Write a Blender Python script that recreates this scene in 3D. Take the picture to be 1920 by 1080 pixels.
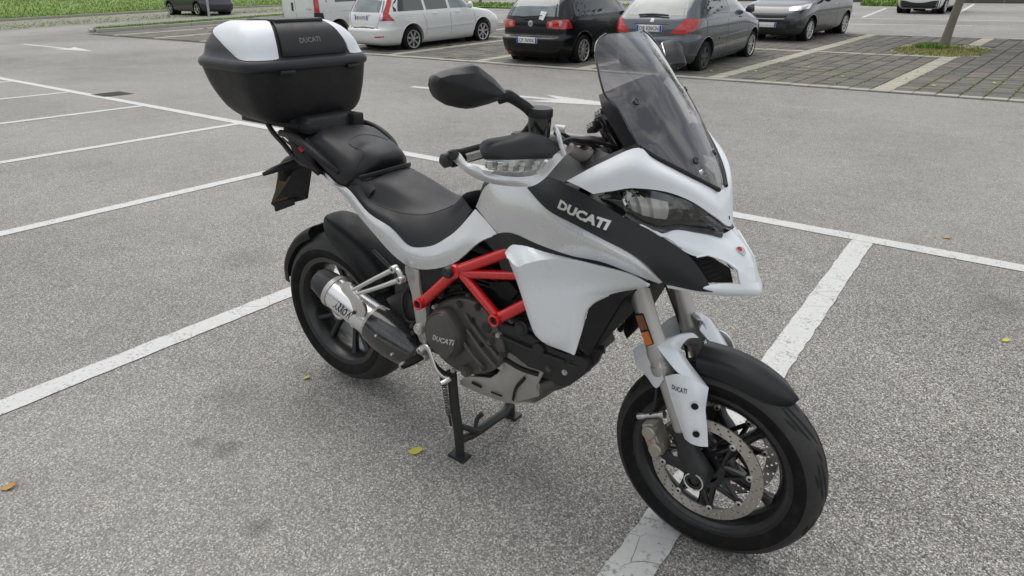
import bpy, bmesh, math, random
import numpy as np
from mathutils import Vector, Matrix
from mathutils.bvhtree import BVHTree

for o in list(bpy.data.objects): bpy.data.objects.remove(o)
S = bpy.context.scene
COL = S.collection
R = math.radians
random.seed(7)

# ------------------------------------------------------------------ camera
cam = bpy.data.cameras.new('camera'); camo = bpy.data.objects.new('camera', cam); COL.objects.link(camo)
cam.sensor_width = 36; cam.lens = 23.03; cam.clip_start = .05; cam.clip_end = 900
yaw, pitch, roll = 2.2057, -.4239, .0018
fw = Vector((math.cos(pitch)*math.cos(yaw), math.cos(pitch)*math.sin(yaw), math.sin(pitch)))
rt = Vector((math.sin(yaw), -math.cos(yaw), 0)); up = rt.cross(fw)
rt, up = math.cos(roll)*rt + math.sin(roll)*up, -math.sin(roll)*rt + math.cos(roll)*up
mw = Matrix.Identity(4)
for i in range(3):
    mw[i][0] = rt[i]; mw[i][1] = up[i]; mw[i][2] = -fw[i]
mw.translation = (1.9586, -1.5571, 1.5087)
camo.matrix_world = mw
S.camera = camo

# ------------------------------------------------------------------ sky, sun, exposure
SUN_EL, SUN_AZ = R(62), R(-62)
w = bpy.data.worlds.new('World'); S.world = w; w.use_nodes = True
nt = w.node_tree; nt.nodes.clear()
def wn(t, **k):
    n = nt.nodes.new(t)
    for a, b in k.items(): setattr(n, a, b)
    return n
sky = wn('ShaderNodeTexSky', sky_type='NISHITA', sun_disc=False, sun_elevation=SUN_EL, sun_rotation=SUN_AZ, air_density=1.2, dust_density=3.0)
tc = wn('ShaderNodeTexCoord'); mp = wn('ShaderNodeMapping'); mp.inputs['Scale'].default_value = (1, 1.6, 2.6)
noi = wn('ShaderNodeTexNoise'); noi.inputs['Scale'].default_value = 2.6; noi.inputs['Detail'].default_value = 7; noi.inputs['Roughness'].default_value = .58; noi.inputs['Distortion'].default_value = .4
rmp = wn('ShaderNodeValToRGB'); rmp.color_ramp.elements[0].position = .4; rmp.color_ramp.elements[1].position = .62
rmp.color_ramp.elements[0].color = (4.4, 4.7, 5.2, 1); rmp.color_ramp.elements[1].color = (10.8, 10.8, 10.7, 1)
mx = wn('ShaderNodeMix', data_type='RGBA'); mx.inputs[0].default_value = .86
bg = wn('ShaderNodeBackground'); bg.inputs[1].default_value = .1
out = wn('ShaderNodeOutputWorld')
nt.links.new(tc.outputs['Generated'], mp.inputs[0]); nt.links.new(mp.outputs[0], noi.inputs[0]); nt.links.new(noi.outputs[0], rmp.inputs[0])
nt.links.new(sky.outputs[0], mx.inputs[6]); nt.links.new(rmp.outputs[0], mx.inputs[7]); nt.links.new(mx.outputs[2], bg.inputs[0]); nt.links.new(bg.outputs[0], out.inputs[0])
sl = bpy.data.lights.new('sun', 'SUN'); sl.energy = 1.5; sl.angle = R(60); sl.color = (1, .96, .9)
so = bpy.data.objects.new('sun', sl); COL.objects.link(so)
sd = Vector((math.sin(SUN_AZ)*math.cos(SUN_EL), math.cos(SUN_AZ)*math.cos(SUN_EL), math.sin(SUN_EL)))
so.rotation_euler = sd.to_track_quat('Z', 'Y').to_euler()
vs = S.view_settings; vs.view_transform = 'Standard'; vs.look = 'None'; vs.gamma = 1; vs.use_curve_mapping = False; vs.exposure = .42

# ------------------------------------------------------------------ materials
MATS = {}
class NT:
    def __init__(s, m): s.m = m; s.t = m.node_tree
    def n(s, t, ins=None, **k):
        n = s.t.nodes.new(t)
        for a, b in k.items(): setattr(n, a, b)
        for a, b in (ins or {}).items():
            if isinstance(b, bpy.types.NodeSocket): s.t.links.new(b, n.inputs[a])
            else: n.inputs[a].default_value = b
        return n
    def noise(s, scale, detail=3, rough=.5, co=None, dist=0):
        n = s.n('ShaderNodeTexNoise', {'Scale': scale, 'Detail': detail, 'Roughness': rough, 'Distortion': dist})
        s.t.links.new(co or s.co, n.inputs['Vector']); return n.outputs[0]
    def ramp(s, v, stops):
        n = s.n('ShaderNodeValToRGB', {0: v}); e = n.color_ramp.elements
        while len(e) < len(stops): e.new(.5)
        for q, (p, c) in zip(e, stops):
            q.position = p; q.color = (c, c, c, 1) if isinstance(c, (int, float)) else (*c, 1)
        return n.outputs[0]
    def mix(s, f, a, b, mode='MIX'):
        n = s.n('ShaderNodeMix', data_type='RGBA', blend_type=mode)
        for i, v in ((0, f), (6, a), (7, b)):
            if isinstance(v, bpy.types.NodeSocket): s.t.links.new(v, n.inputs[i])
            elif i == 0: n.inputs[0].default_value = v
            else: n.inputs[i].default_value = (*v, 1) if len(v) == 3 else v
        return n.outputs[2]
    def math(s, op, a, b=0.):
        n = s.n('ShaderNodeMath', operation=op)
        for i, v in ((0, a), (1, b)):
            if isinstance(v, bpy.types.NodeSocket): s.t.links.new(v, n.inputs[i])
            else: n.inputs[i].default_value = v
        return n.outputs[0]
    def bump(s, h, strength=.2, dist=.002):
        return s.n('ShaderNodeBump', {'Height': h, 'Strength': strength, 'Distance': dist}).outputs[0]
def newmat(name, obj_co=True):
    m = bpy.data.materials.new(name); m.use_nodes = True; m.node_tree.nodes.clear()
    q = NT(m); q.out = q.n('ShaderNodeOutputMaterial')
    q.co = q.n('ShaderNodeTexCoord').outputs['Object']
    q.p = q.n('ShaderNodeBsdfPrincipled'); q.t.links.new(q.p.outputs[0], q.out.inputs[0])
    MATS[name] = m
    return q
def setp(q, **k):
    nm = dict(col='Base Color', rough='Roughness', metal='Metallic', coat='Coat Weight', coatr='Coat Roughness', nor='Normal', spec='Specular IOR Level', ior='IOR')
    for a, b in k.items():
        i = q.p.inputs[nm[a]]
        if isinstance(b, bpy.types.NodeSocket): q.t.links.new(b, i)
        else: i.default_value = (*b, 1) if a == 'col' else b
def simple(name, col, rough=.5, metal=0, coat=0, var=.06, vscale=9, bump=0, bscale=400, spec=.5, dirt=0):
    q = newmat(name)
    n = q.noise(vscale, 4, .6)
    c = q.mix(n, tuple(min(1, x*(1-var)) for x in col), tuple(min(1, x*(1+var)) for x in col))
    if dirt:
        d = q.ramp(q.noise(26, 6, .7), [(.5, 0), (.75, 1)])
        c = q.mix(q.math('MULTIPLY', d, dirt), c, (.16, .14, .12))
    r = q.ramp(q.noise(vscale*2.3, 5, .6), [(.25, max(.02, rough*.82)), (.75, min(1, rough*1.15))])
    setp(q, col=c, rough=r, metal=metal, coat=coat, coatr=.04, spec=spec)
    if bump: setp(q, nor=q.bump(q.noise(bscale, 2), bump, .0006))
    return q
simple('white_paint', (.71, .74, .77), .3, coat=.6, var=.015, dirt=.02)
simple('white_satin', (.64, .67, .7), .42, coat=.15, var=.02, dirt=.05)
simple('silver_paint', (.52, .525, .53), .3, metal=.4, coat=.8, var=.02)
simple('matte_black', (.014, .0145, .016), .42, spec=0.32, var=.1, bump=.12, bscale=900)
simple('black_plastic', (.011, .011, .012), .5, spec=0.3, var=.15, bump=.35, bscale=700, dirt=.06)
simple('case_grey', (.024, .025, .029), .45, spec=0.32, var=.08, bump=.3, bscale=800)
simple('gloss_black', (.012, .012, .013), .12, coat=.5, var=.1)
simple('dark_void', (.008, .008, .008), .8)
simple('seat_vinyl', (.016, .016, .0185), .46, spec=0.34, var=.1, bump=.4, bscale=500)
simple('seat_vinyl_side', (.012, .012, .013), .5, var=.1, bump=.5, bscale=380)
simple('rubber', (.006, .006, .0065), .7, spec=0.2, var=.25, vscale=14, bump=.2, bscale=260, dirt=.1)
simple('tread_rubber', (.034, .0335, .033), .55, spec=0.22, var=.2, vscale=12, bump=.25, bscale=300, dirt=.14)
simple('groove', (.006, .006, .006), .9)
simple('rim_black', (.011, .011, .012), .3, coat=.12, var=.1, dirt=.08)
simple('alu', (.62, .61, .59), .32, metal=.85, var=.06)
simple('alu_dull', (.5, .485, .455), .45, metal=.55, var=.08, dirt=.12)
simple('fork_grey', (.44, .425, .4), .38, metal=.6, var=.05)
simple('disc_steel', (.5, .47, .425), .3, metal=.8, var=.12, vscale=40)
simple('chrome', (.75, .75, .75), .1, metal=1)
simple('engine_bronze', (.088, .083, .076), .42, metal=.35, var=.12, bump=.2, bscale=500, dirt=.06)
simple('engine_black', (.022, .022, .023), .48, spec=.38, var=.2, dirt=.08)
simple('frame_red', (.52, .009, .011), .26, coat=.6, var=.04)
simple('caliper_grey', (.36, .33, .28), .42, metal=.5, var=.1)
simple('brake_red', (.6, .03, .03), .4)
simple('letter_silver', (.55, .55, .53), .35, metal=.3)
simple('letter_grey', (.12, .12, .125), .5)
simple('letter_black', (.03, .03, .03), .5)
simple('muffler_alu', (.72, .72, .71), .26, metal=.8, var=.05)
simple('amber', (.55, .14, .01), .2, coat=.5, var=.2, vscale=120)
simple('amber_dark', (.16, .05, .012), .3, coat=.4)
simple('grease', (.05, .032, .008), .4, coat=.2, var=.4, vscale=30)
q = simple('carbon', (.02, .02, .021), .28, coat=.7)
wv = q.n('ShaderNodeTexChecker', {'Scale': 260.}); q.t.links.new(q.co, wv.inputs[0]); wv.inputs[1].default_value = (.014, .014, .014, 1); wv.inputs[2].default_value = (.03, .03, .031, 1)
setp(q, col=wv.outputs[0])
def clear(name, tint, f0=.06, rough=.01):
    q = newmat(name); q.t.nodes.remove(q.p)
    tr = q.n('ShaderNodeBsdfTransparent', {'Color': (*tint, 1)}); gl = q.n('ShaderNodeBsdfGlossy', {'Roughness': rough, 'Color': (1, 1, 1, 1)})
    fac = q.n('ShaderNodeLayerWeight', {'Blend': .5}).outputs['Facing']
    fr = q.math('ADD', q.math('MULTIPLY', q.math('POWER', fac, 5.), 1-f0), f0); mxs = q.n('ShaderNodeMixShader', {0: fr, 1: tr.outputs[0], 2: gl.outputs[0]})
    q.t.links.new(mxs.outputs[0], q.out.inputs[0]); return q
clear('smoked_screen', (.72, .71, .73), .075)
clear('clear_lens', (.95, .96, .96), .04)

# ------------------------------------------------------------------ mesh helpers
def arr(p): return np.array(p, float)
def tag(o, label=None, cat=None, group=None, kind=None):
    for k, v in (('label', label), ('category', cat), ('group', group), ('kind', kind)):
        if v: o[k] = v
    return o
def thing(name, label, cat, loc=(0, 0, 0), rz=0, group=None):
    o = bpy.data.objects.new(name, None); COL.objects.link(o); o.location = loc; o.rotation_euler = (0, 0, rz); o.empty_display_size = .2
    return tag(o, label, cat, group)
class G:
    """collects geometry for one mesh"""
    def __init__(s): s.v = []; s.f = []
    def add(s, v, f):
        b = len(s.v); s.v += [tuple(map(float, p)) for p in v]; s.f += [tuple(i+b for i in q) for q in f]; return s
    def xf(s, M):
        s.v = [tuple(M @ Vector(p)) for p in s.v]; return s
    def mirror(s):
        g = G(); g.v = [(a, -b, c) for a, b, c in s.v]; g.f = [tuple(reversed(q)) for q in s.f]; return g
    def merge(s, g): return s.add(g.v, g.f)
    def build(s, name, mat, parent=None, ang=35, bevel=0, seg=2, smooth=True):
        me = bpy.data.meshes.new(name); me.from_pydata(s.v, [], s.f); me.materials.append(MATS[mat])
        if bevel:
            bm = bmesh.new(); bm.from_mesh(me); bmesh.ops.remove_doubles(bm, verts=bm.verts, dist=1e-5)
            bmesh.ops.recalc_face_normals(bm, faces=bm.faces)
            es = [e for e in bm.edges if len(e.link_faces) == 2 and e.calc_face_angle(0) > R(28)]
            try: bmesh.ops.bevel(bm, geom=es, offset=bevel, segments=seg, profile=.5, affect='EDGES', clamp_overlap=True)
            except Exception: pass
            bm.to_mesh(me); bm.free()
        if smooth:
            me.polygons.foreach_set('use_smooth', [True]*len(me.polygons)); me.set_sharp_from_angle(angle=R(ang))
        me.update()
        o = bpy.data.objects.new(name, me); COL.objects.link(o); o.parent = parent
        return o
def interp(A, axis, k, cr=(), closed=False):
    A = np.moveaxis(arr(A), axis, 0); n = len(A)
    if closed: A = np.concatenate([A[-1:], A, A[:2]]); off = 1
    else: off = 0
    d = np.diff(A, axis=0); h = np.linalg.norm(d.reshape(len(d), -1, A.shape[-1]), axis=-1).mean(1)+1e-9
    sl = d/h.reshape(-1, *([1]*(A.ndim-1)))
    def tan(i, side):
        if (i-off) in cr or i == 0 or i == len(A)-1:
            j = i-1 if side < 0 else i
            return sl[min(max(j, 0), len(sl)-1)]
        a, b = h[i-1], h[i]; return (b*sl[i-1]+a*sl[i])/(a+b)
    outp = []
    spans = n if closed else n-1
    for i in range(off, off+spans):
        m0, m1 = tan(i, 1)*h[i], tan(i+1, -1)*h[i]
        for t in np.arange(k)/k:
            outp.append((2*t**3-3*t*t+1)*A[i]+(t**3-2*t*t+t)*m0+(-2*t**3+3*t*t)*A[i+1]+(t**3-t*t)*m1)
    if not closed: outp.append(A[-1])
    return np.moveaxis(arr(outp), 0, axis)
def loft(rows, k=4, k2=4, cr=(), cc=(), closed=False):
    """rows of 3-D control points -> dense grid (rows x columns x 3)"""
    A = arr(rows)
    return interp(interp(A, 1, k, cc, closed), 0, k2, cr)
def sym(row):  # right-hand half row ending on the midplane -> whole row
    r = [tuple(p) for p in row]
    return r+[(a, -b, c) for a, b, c in reversed(r[:-1] if abs(r[-1][1]) < 1e-6 else r)]
def normals(Gd):
    du = np.gradient(Gd, axis=1); dv = np.gradient(Gd, axis=0)
    n = np.cross(du, dv); return n/(np.linalg.norm(n, axis=-1, keepdims=True)+1e-12)
BC = arr((.75, 0, .72))
def shell(Gd, th=.004, ref=None, closed=False):
    """a grid with thickness, outer skin on the grid"""
    n = normals(Gd); c = (BC if ref is None else arr(ref))
    if ((Gd-c)*n).sum() < 0: n = -n; flip = True
    else: flip = False
    I = Gd-n*th; r, k = Gd.shape[:2]
    V = np.concatenate([Gd.reshape(-1, 3), I.reshape(-1, 3)]); b = r*k; F = []
    kk = k if closed else k-1
    for i in range(r-1):
        for j in range(kk):
            j2 = (j+1) % k
            q = (i*k+j, i*k+j2, (i+1)*k+j2, (i+1)*k+j)
            F.append(tuple(reversed(q)) if flip else q)
            q2 = tuple(x+b for x in q); F.append(q2 if flip else tuple(reversed(q2)))
    def rim(a, c2):
        F.append((a, c2, c2+b, a+b))
    for j in range(kk): rim((j+1) % k, j); rim((r-1)*k+j, (r-1)*k+(j+1) % k)
    if not closed:
        for i in range(r-1): rim(i*k, (i+1)*k); rim((i+1)*k+k-1, i*k+k-1)
    g = G(); g.add(V, F); return g
def skin(Gd, closed=False, caps=False):
    r, k = Gd.shape[:2]; F = []
    for i in range(r-1):
        for j in range(k if closed else k-1):
            F.append((i*k+j, i*k+(j+1) % k, (i+1)*k+(j+1) % k, (i+1)*k+j))
    if caps: F.append(tuple(reversed(range(k)))); F.append(tuple((r-1)*k+j for j in range(k)))
    g = G(); g.add(Gd.reshape(-1, 3), F); return g
def tube(pts, r, n=10, k=5, cr=(), closed=False, caps=True, flat=None):
    """a round bar through points; flat=(a,b) squashes the section"""
    P = arr(pts); rr = np.full(len(P), r, float) if np.isscalar(r) else arr(r)
    if k > 1 and len(P) > 2: Q = interp(np.concatenate([P, rr[:, None]], 1), 0, k, cr, closed); P, rr = Q[:, :3], Q[:, 3]
    T = np.gradient(P, axis=0)
    if closed: T = np.roll(P, -1, 0)-np.roll(P, 1, 0)
    T /= np.linalg.norm(T, axis=1, keepdims=True)+1e-12
    u = arr((0, 0, 1)) if abs(T[0][2]) < .9 else arr((1, 0, 0)); rows = []
    for i in range(len(P)):
        u = u-T[i]*(u@T[i]); u /= np.linalg.norm(u); v = np.cross(T[i], u)
        a = np.arange(n)*2*math.pi/n; fa, fb = flat or (1, 1)
        rows.append(P[i]+rr[i]*(np.cos(a)[:, None]*u*fa+np.sin(a)[:, None]*v*fb))
    Gd = arr(rows)
    if closed: Gd = np.concatenate([Gd, Gd[:1]])
    return skin(Gd, True, caps and not closed)
def lathe(prof, o=(0, 0, 0), ax=(0, 1, 0), n=32, caps=False, sx=1):
    """prof: (radius, height along axis)"""
    ax = Vector(ax).normalized(); e = Vector((1, 0, 0)) if abs(ax.x) < .9 else Vector((0, 0, 1))
    e = (e-ax*e.dot(ax)).normalized(); f = ax.cross(e); o = Vector(o); rows = []
    for r, h in prof:
        rows.append([tuple(o+ax*h+e*(r*sx*math.cos(a))+f*(r*math.sin(a))) for a in (i*2*math.pi/n for i in range(n))])
    return skin(arr(rows), True, caps)
def box(c, s, rot=None):
    v = [Vector((x*s[0]/2, y*s[1]/2, z*s[2]/2)) for x in (-1, 1) for y in (-1, 1) for z in (-1, 1)]
    if rot is not None: v = [rot @ p for p in v]
    v = [tuple(p+Vector(c)) for p in v]
    g = G(); g.add(v, [(0, 1, 3, 2), (4, 6, 7, 5), (0, 4, 5, 1), (2, 3, 7, 6), (0, 2, 6, 4), (1, 5, 7, 3)]); return g
def prism(outl, dv):
    """closed outline of 3-D points pushed along dv"""
    n = len(outl); a = [tuple(p) for p in outl]; b = [(p[0]+dv[0], p[1]+dv[1], p[2]+dv[2]) for p in a]
    g = G(); g.add(a+b, [tuple(range(n)), tuple(reversed(range(n, 2*n)))]+[(i, i+n, (i+1) % n+n, (i+1) % n) for i in range(n)]); return g
def smooth_outline(pts, k=4, cr=()): return [tuple(p) for p in interp(arr(pts), 0, k, cr, True)]
def both(g, name, mat, parent, **k):
    return g.build(name, mat, parent, **k), g.mirror().build(name, mat, parent, **k)
def bar(a, b, r, n=12, r2=None): return tube([a, b], [r, r if r2 is None else r2], n, 1)
def text_geo(s, bold=.02, shear=0):
    cu = bpy.data.curves.new('lettering', 'FONT'); cu.body = s; cu.offset = bold; cu.shear = shear; cu.resolution_u = 2; cu.fill_mode = 'FRONT' if cu.dimensions == '2D' else 'FRONT'
    o = bpy.data.objects.new('lettering', cu); COL.objects.link(o)
    dg = bpy.context.evaluated_depsgraph_get(); dg.update()
    me = bpy.data.meshes.new_from_object(o.evaluated_get(dg)); V = [tuple(v.co) for v in me.vertices]; F = [tuple(p.vertices) for p in me.polygons]
    bpy.data.objects.remove(o); bpy.data.curves.remove(cu); bpy.data.meshes.remove(me)
    V = arr(V); lo, hi = V.min(0), V.max(0)
    V = (V-lo)/np.maximum(hi-lo, 1e-6); return V, F
def decal(name, s, bl, br, tl, mat, parent, snap=None, d=(0, 1, 0), off=.0012, bold=.02, shear=0, local=False):
    """flat lettering on the plane bl-br-tl, dropped onto the object snap along d"""
    V, F = text_geo(s, bold, shear); bl, br, tl = map(arr, (bl, br, tl))
    P = bl+V[:, :1]*(br-bl)+V[:, 1:2]*(tl-bl)
    if snap is not None:
        me = snap.data; t = BVHTree.FromPolygons([v.co.copy() for v in me.vertices], [tuple(p.vertices) for p in me.polygons])
        dv = Vector(d).normalized()
        for i, p in enumerate(P):
            h = t.ray_cast(Vector(p)-dv*.25, dv)
            if h[0] is not None: P[i] = h[0]-dv*off
            else:
                h = t.find_nearest(Vector(p)); P[i] = h[0]-dv*off
    g = G(); g.add(P, F); return g.build(name, mat, parent, smooth=False)

# ------------------------------------------------------------------ ground
def H(y):
    if y < 6.5: return 0.
    if y < 8.5: return .035*(y-6.5)**2/4
    if y < 20: return .035*(y-7.5)
    return .4375+.022*(y-20)
YS = [-60, -20, -8, -4, 0, 4, 6.5]+[6.5+i*.2 for i in range(1, 11)]+[10, 14, 18, 19.5, 20, 20.5, 24, 30, 40, 60, 120, 400]
def sheet(outline, dz, name, mat, parent=None, kind=None, cuts=True):
    """flat sheet following the ground, outline in (x, y)"""
    bm = bmesh.new(); bm.faces.new([bm.verts.new((x, y, 0)) for x, y in outline])
    if cuts:
        lo, hi = min(p[1] for p in outline), max(p[1] for p in outline)
        for y in YS:
            if lo < y < hi: bmesh.ops.bisect_plane(bm, geom=bm.verts[:]+bm.edges[:]+bm.faces[:], plane_co=(0, y, 0), plane_no=(0, 1, 0))
    for v in bm.verts: v.co.z = H(v.co.y)+dz
    bmesh.ops.recalc_face_normals(bm, faces=bm.faces)
    if sum(f.normal.z for f in bm.faces) < 0: bmesh.ops.reverse_faces(bm, faces=bm.faces)
    me = bpy.data.meshes.new(name); bm.to_mesh(me); bm.free(); me.materials.append(MATS[mat])
    o = bpy.data.objects.new(name, me); COL.objects.link(o); o.parent = parent
    if kind: o['kind'] = kind
    return o
q = newmat('asphalt')
vor = q.n('ShaderNodeTexVoronoi', {'Scale': 215.}); q.t.links.new(q.co, vor.inputs['Vector'])
vor2 = q.n('ShaderNodeTexVoronoi', {'Scale': 420.}); q.t.links.new(q.co, vor2.inputs['Vector'])
sep = q.n('ShaderNodeSeparateColor', {0: vor.outputs['Color']}); sep2 = q.n('ShaderNodeSeparateColor', {0: vor2.outputs['Color']})
g1 = q.ramp(sep.outputs[0], [(0, .025), (.22, .07), (.45, .24), (.8, .48), (.93, .8), (1, 1.)])
g2 = q.ramp(sep2.outputs[1], [(0, .04), (.5, .25), (1, .7)])
c = q.mix(.34, g1, g2)
hue = q.mix(sep.outputs[2], (1.07, 1., .88), (1., .985, .965)); c = q.mix(1., c, hue, 'MULTIPLY')
crev = q.ramp(vor.outputs['Distance'], [(.0, 1.), (.5, .97), (.8, .45)]); c = q.mix(.75, c, crev, 'MULTIPLY')
big = q.ramp(q.noise(.55, 5, .6), [(.3, .66), (.7, .9)]); c = q.mix(1., c, big, 'MULTIPLY')
mid = q.ramp(q.noise(5, 5, .65), [(.3, .86), (.55, 1.), (.75, 1.06)]); c = q.mix(1., c, mid, 'MULTIPLY')
st = q.ramp(q.noise(2.1, 6, .72, dist=.3), [(.26, .5), (.36, 1)]); c = q.mix(.8, c, st, 'MULTIPLY')
drip = q.ramp(q.noise(7.5, 4, .55), [(.25, 1), (.3, 0)]); c = q.mix(q.math('MULTIPLY', drip, .6), c, (.07, .065, .06))
lane = q.ramp(q.noise(.16, 3, .5), [(.38, 0), (.6, 1)]); c = q.mix(q.math('MULTIPLY', lane, .28), c, (.42, .41, .39))
for sx, sy, sr, am in ((-.02, -.62, .07, .5), (-.12, -.66, .045, .42), (-.28, -.42, .17, .32), (.05, -.3, .2, .15), (.42, -.78, .05, .5), (-1.6, .5, .25, .3), (2.6, 1.4, .3, .25), (-3, 1.9, .4, .3), (2.2, 2.5, .2, .3)):
    dd = q.n('ShaderNodeVectorMath', {0: q.co, 1: (sx, sy, 0)}, operation='DISTANCE').outputs['Value']
    dd = q.math('ADD', dd, q.math('MULTIPLY', q.math('SUBTRACT', q.noise(11, 5, .7), .5), sr*1.5))
    m_ = q.math('MULTIPLY', q.ramp(q.math('DIVIDE', dd, sr), [(.2, 1), (1., 0)]), am); c = q.mix(m_, c, (.06, .055, .05))
setp(q, col=c, rough=.86, spec=.3, nor=q.bump(q.math('ADD', q.math('MULTIPLY', vor.outputs['Distance'], -1.), q.math('MULTIPLY', q.noise(60, 3), .5)), .55, .004))
q = newmat('line_paint')
n1 = q.noise(70, 6, .7); n2 = q.noise(8, 4, .6)
wob = q.n('ShaderNodeMix', {0: .05, 4: q.co, 5: q.n('ShaderNodeTexNoise', {'Scale': 7., 'Detail': 4., 'Vector': q.co}).outputs[1]}, data_type='VECTOR')
ve = q.n('ShaderNodeTexVoronoi', {'Scale': 7.5, 'Vector': wob.outputs[1]}, feature='DISTANCE_TO_EDGE')
crk = q.ramp(ve.outputs[0], [(.0, 1), (.008, .5), (.016, 0)])
crk = q.math('MULTIPLY', crk, q.ramp(q.noise(2.2, 3), [(.52, 0), (.66, 1)]))
ch = q.ramp(q.math('ADD', n1, q.math('MULTIPLY', n2, .5)), [(.8, 0), (.95, 1)])
c = q.mix(q.noise(30, 5), (.47, .475, .46), (.6, .605, .59)); c = q.mix(q.ramp(n2, [(.3, .16), (.7, 0)]), c, (.3, .29, .27))
c = q.mix(q.math('MAXIMUM', crk, q.math('MULTIPLY', ch, .8)), c, (.1, .1, .095))
setp(q, col=c, rough=.6, nor=q.bump(q.math('ADD', q.noise(110, 3), q.math('MULTIPLY', crk, -3.)), .4, .002))
q = newmat('grass_green')
c = q.ramp(q.noise(3, 6, .7), [(.25, (.08, .145, .015)), (.5, (.13, .22, .028)), (.75, (.19, .27, .05))])
setp(q, col=c, rough=.8, nor=q.bump(q.noise(40, 4), .6, .03))
simple('grass_blade', (.14, .25, .03), .6, var=.6, vscale=1.1)
simple('grass_dry', (.26, .22, .07), .7, var=.35, vscale=6)
simple('moss', (.13, .15, .05), .9, var=.4, vscale=12, bump=.5, bscale=90)
simple('block_grey', (.125, .115, .1), .85, var=.3, vscale=3.1, bump=.5, bscale=120)
simple('block_light', (.36, .34, .28), .85, var=.2, vscale=4, bump=.4, bscale=120)
simple('joint_soil', (.06, .062, .03), .95, var=.5, vscale=5, bump=.5, bscale=90)
simple('concrete', (.33, .32, .28), .85, var=.2, vscale=3, bump=.4, bscale=90)
simple('gravel_bed', (.3, .28, .23), .9, var=.5, vscale=14, bump=.5, bscale=60)
simple('iron', (.05, .05, .05), .6, metal=.5)
simple('bark', (.17, .15, .12), .9, var=.35, vscale=14, bump=.8, bscale=50)
simple('galvanised', (.42, .43, .43), .45, metal=.6)
simple('leaf_yellow', (.45, .42, .06), .6, var=.2, vscale=30)
simple('leaf_brown', (.38, .22, .05), .7, var=.3, vscale=30)
simple('hedge_leaf', (.05, .085, .015), .7, var=.4, vscale=6)

sheet([(-250, -60), (150, -60), (150, 400), (-250, 400)], 0, 'asphalt_ground', 'asphalt', kind='structure')

TH = R(.237); LD = arr((math.cos(TH), math.sin(TH))); LE = arr((-math.sin(TH), math.cos(TH)))
def ragged(p0, p1, wd, seed, step=.06, amp=.0035):
    rd = random.Random(seed); p0, p1 = arr(p0), arr(p1); L = np.linalg.norm(p1-p0); d = (p1-p0)/L; e = arr((-d[1], d[0]))
    n = max(2, int(min(L, 9)/step)); a = []; b = []
    for i in range(n+1):
        t = p0+d*L*i/n; j = amp*(1 if i not in (0, n) else .3)
        a.append(tuple(t+e*(wd/2+rd.uniform(-j, j)))); b.append(tuple(t-e*(wd/2+rd.uniform(-j, j))))
    return a+list(reversed(b))
def line(p0, p1, wd, seed, dz=.004, name='painted_line', amp=.0035): return sheet(ragged(p0, p1, wd, seed, amp=amp), dz, name, 'line_paint', kind='structure')
line(LE*3.188-LD*22, LE*3.188+LD*9, .135, 1)
for kk in range(-2, 9):
    x0 = 1.4137-2.3827*kk
    if kk == 0: line(LD*x0+LE*3.118, LD*x0-LE*2.6, .127, 11+kk)
    else: line(LD*x0+LE*3.118, LD*x0-LE*2.2, .118, 11+kk)
# direction arrows in the lane
def arrow(tail, tip):
    t, p = arr(tail), arr(tip); d = p-t; L = np.linalg.norm(d); d /= L; e = arr((-d[1], d[0]))
    h = L*.34; pts = [t+e*.07, p-d*h+e*.07, p-d*(h*1.25)+e*.36, p, p-d*(h*1.25)-e*.36, p-d*h-e*.07, t-e*.07]
    sheet([tuple(x) for x in pts], .004, 'painted_arrow', 'line_paint', kind='structure')
arrow((-23.4, 6.95), (-18.8, 7.03)); arrow((-6.5, 6.96), (-2.2, 7.3))
# drain grate at the end of the bays
dr = thing('drain_grate', 'small square black iron drain grate on the long white line', 'drain', (-9.7, 3.4, 0), TH)
box((0, 0, .004), (.46, .46, .006)).build('frame', 'iron', dr)
for i in range(6): box((-.17+.068*i, 0, .009), (.03, .38, .006)).build('bar', 'iron', dr)

# ================================================================== motorcycle (x forward, right side is -y)
BK = thing('motorcycle', 'white and black touring motorcycle with red trellis frame parked on its centre stand', 'motorcycle', (.7, 0, 0))
BKP = Vector((.7, 0, 0))
_build = G.build
def build_bike(s, name, mat, parent=None, **k):
    o = _build(s, name, mat, parent, **k)
    return o
class BikeRoot: pass
# meshes are written in bike coordinates; the root sits at x = .7, so its direct children are shifted back
def bk(o):
    o.parent = BK; o.location = -BKP; return o
def part(g, name, mat, **k): return bk(g.build(name, mat, None, **k))
def sub(g, name, mat, par, **k): return g.build(name, mat, par, **k)
def part2(g, name, mat, **k): return part(g, name, mat, **k), part(g.mirror(), name, mat, **k)
def panel(rows, name, mat, th=.005, k=4, k2=4, cr=(), cc=(), ref=None, two=True, ang=40):
    g = shell(loft(rows, k, k2, cr, cc), th, ref)
    return part2(g, name, mat, ang=ang) if two else part(g, name, mat, ang=ang)

FA, RA = arr((1.529, 0, .301)), arr((0, 0, .3407))
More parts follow.
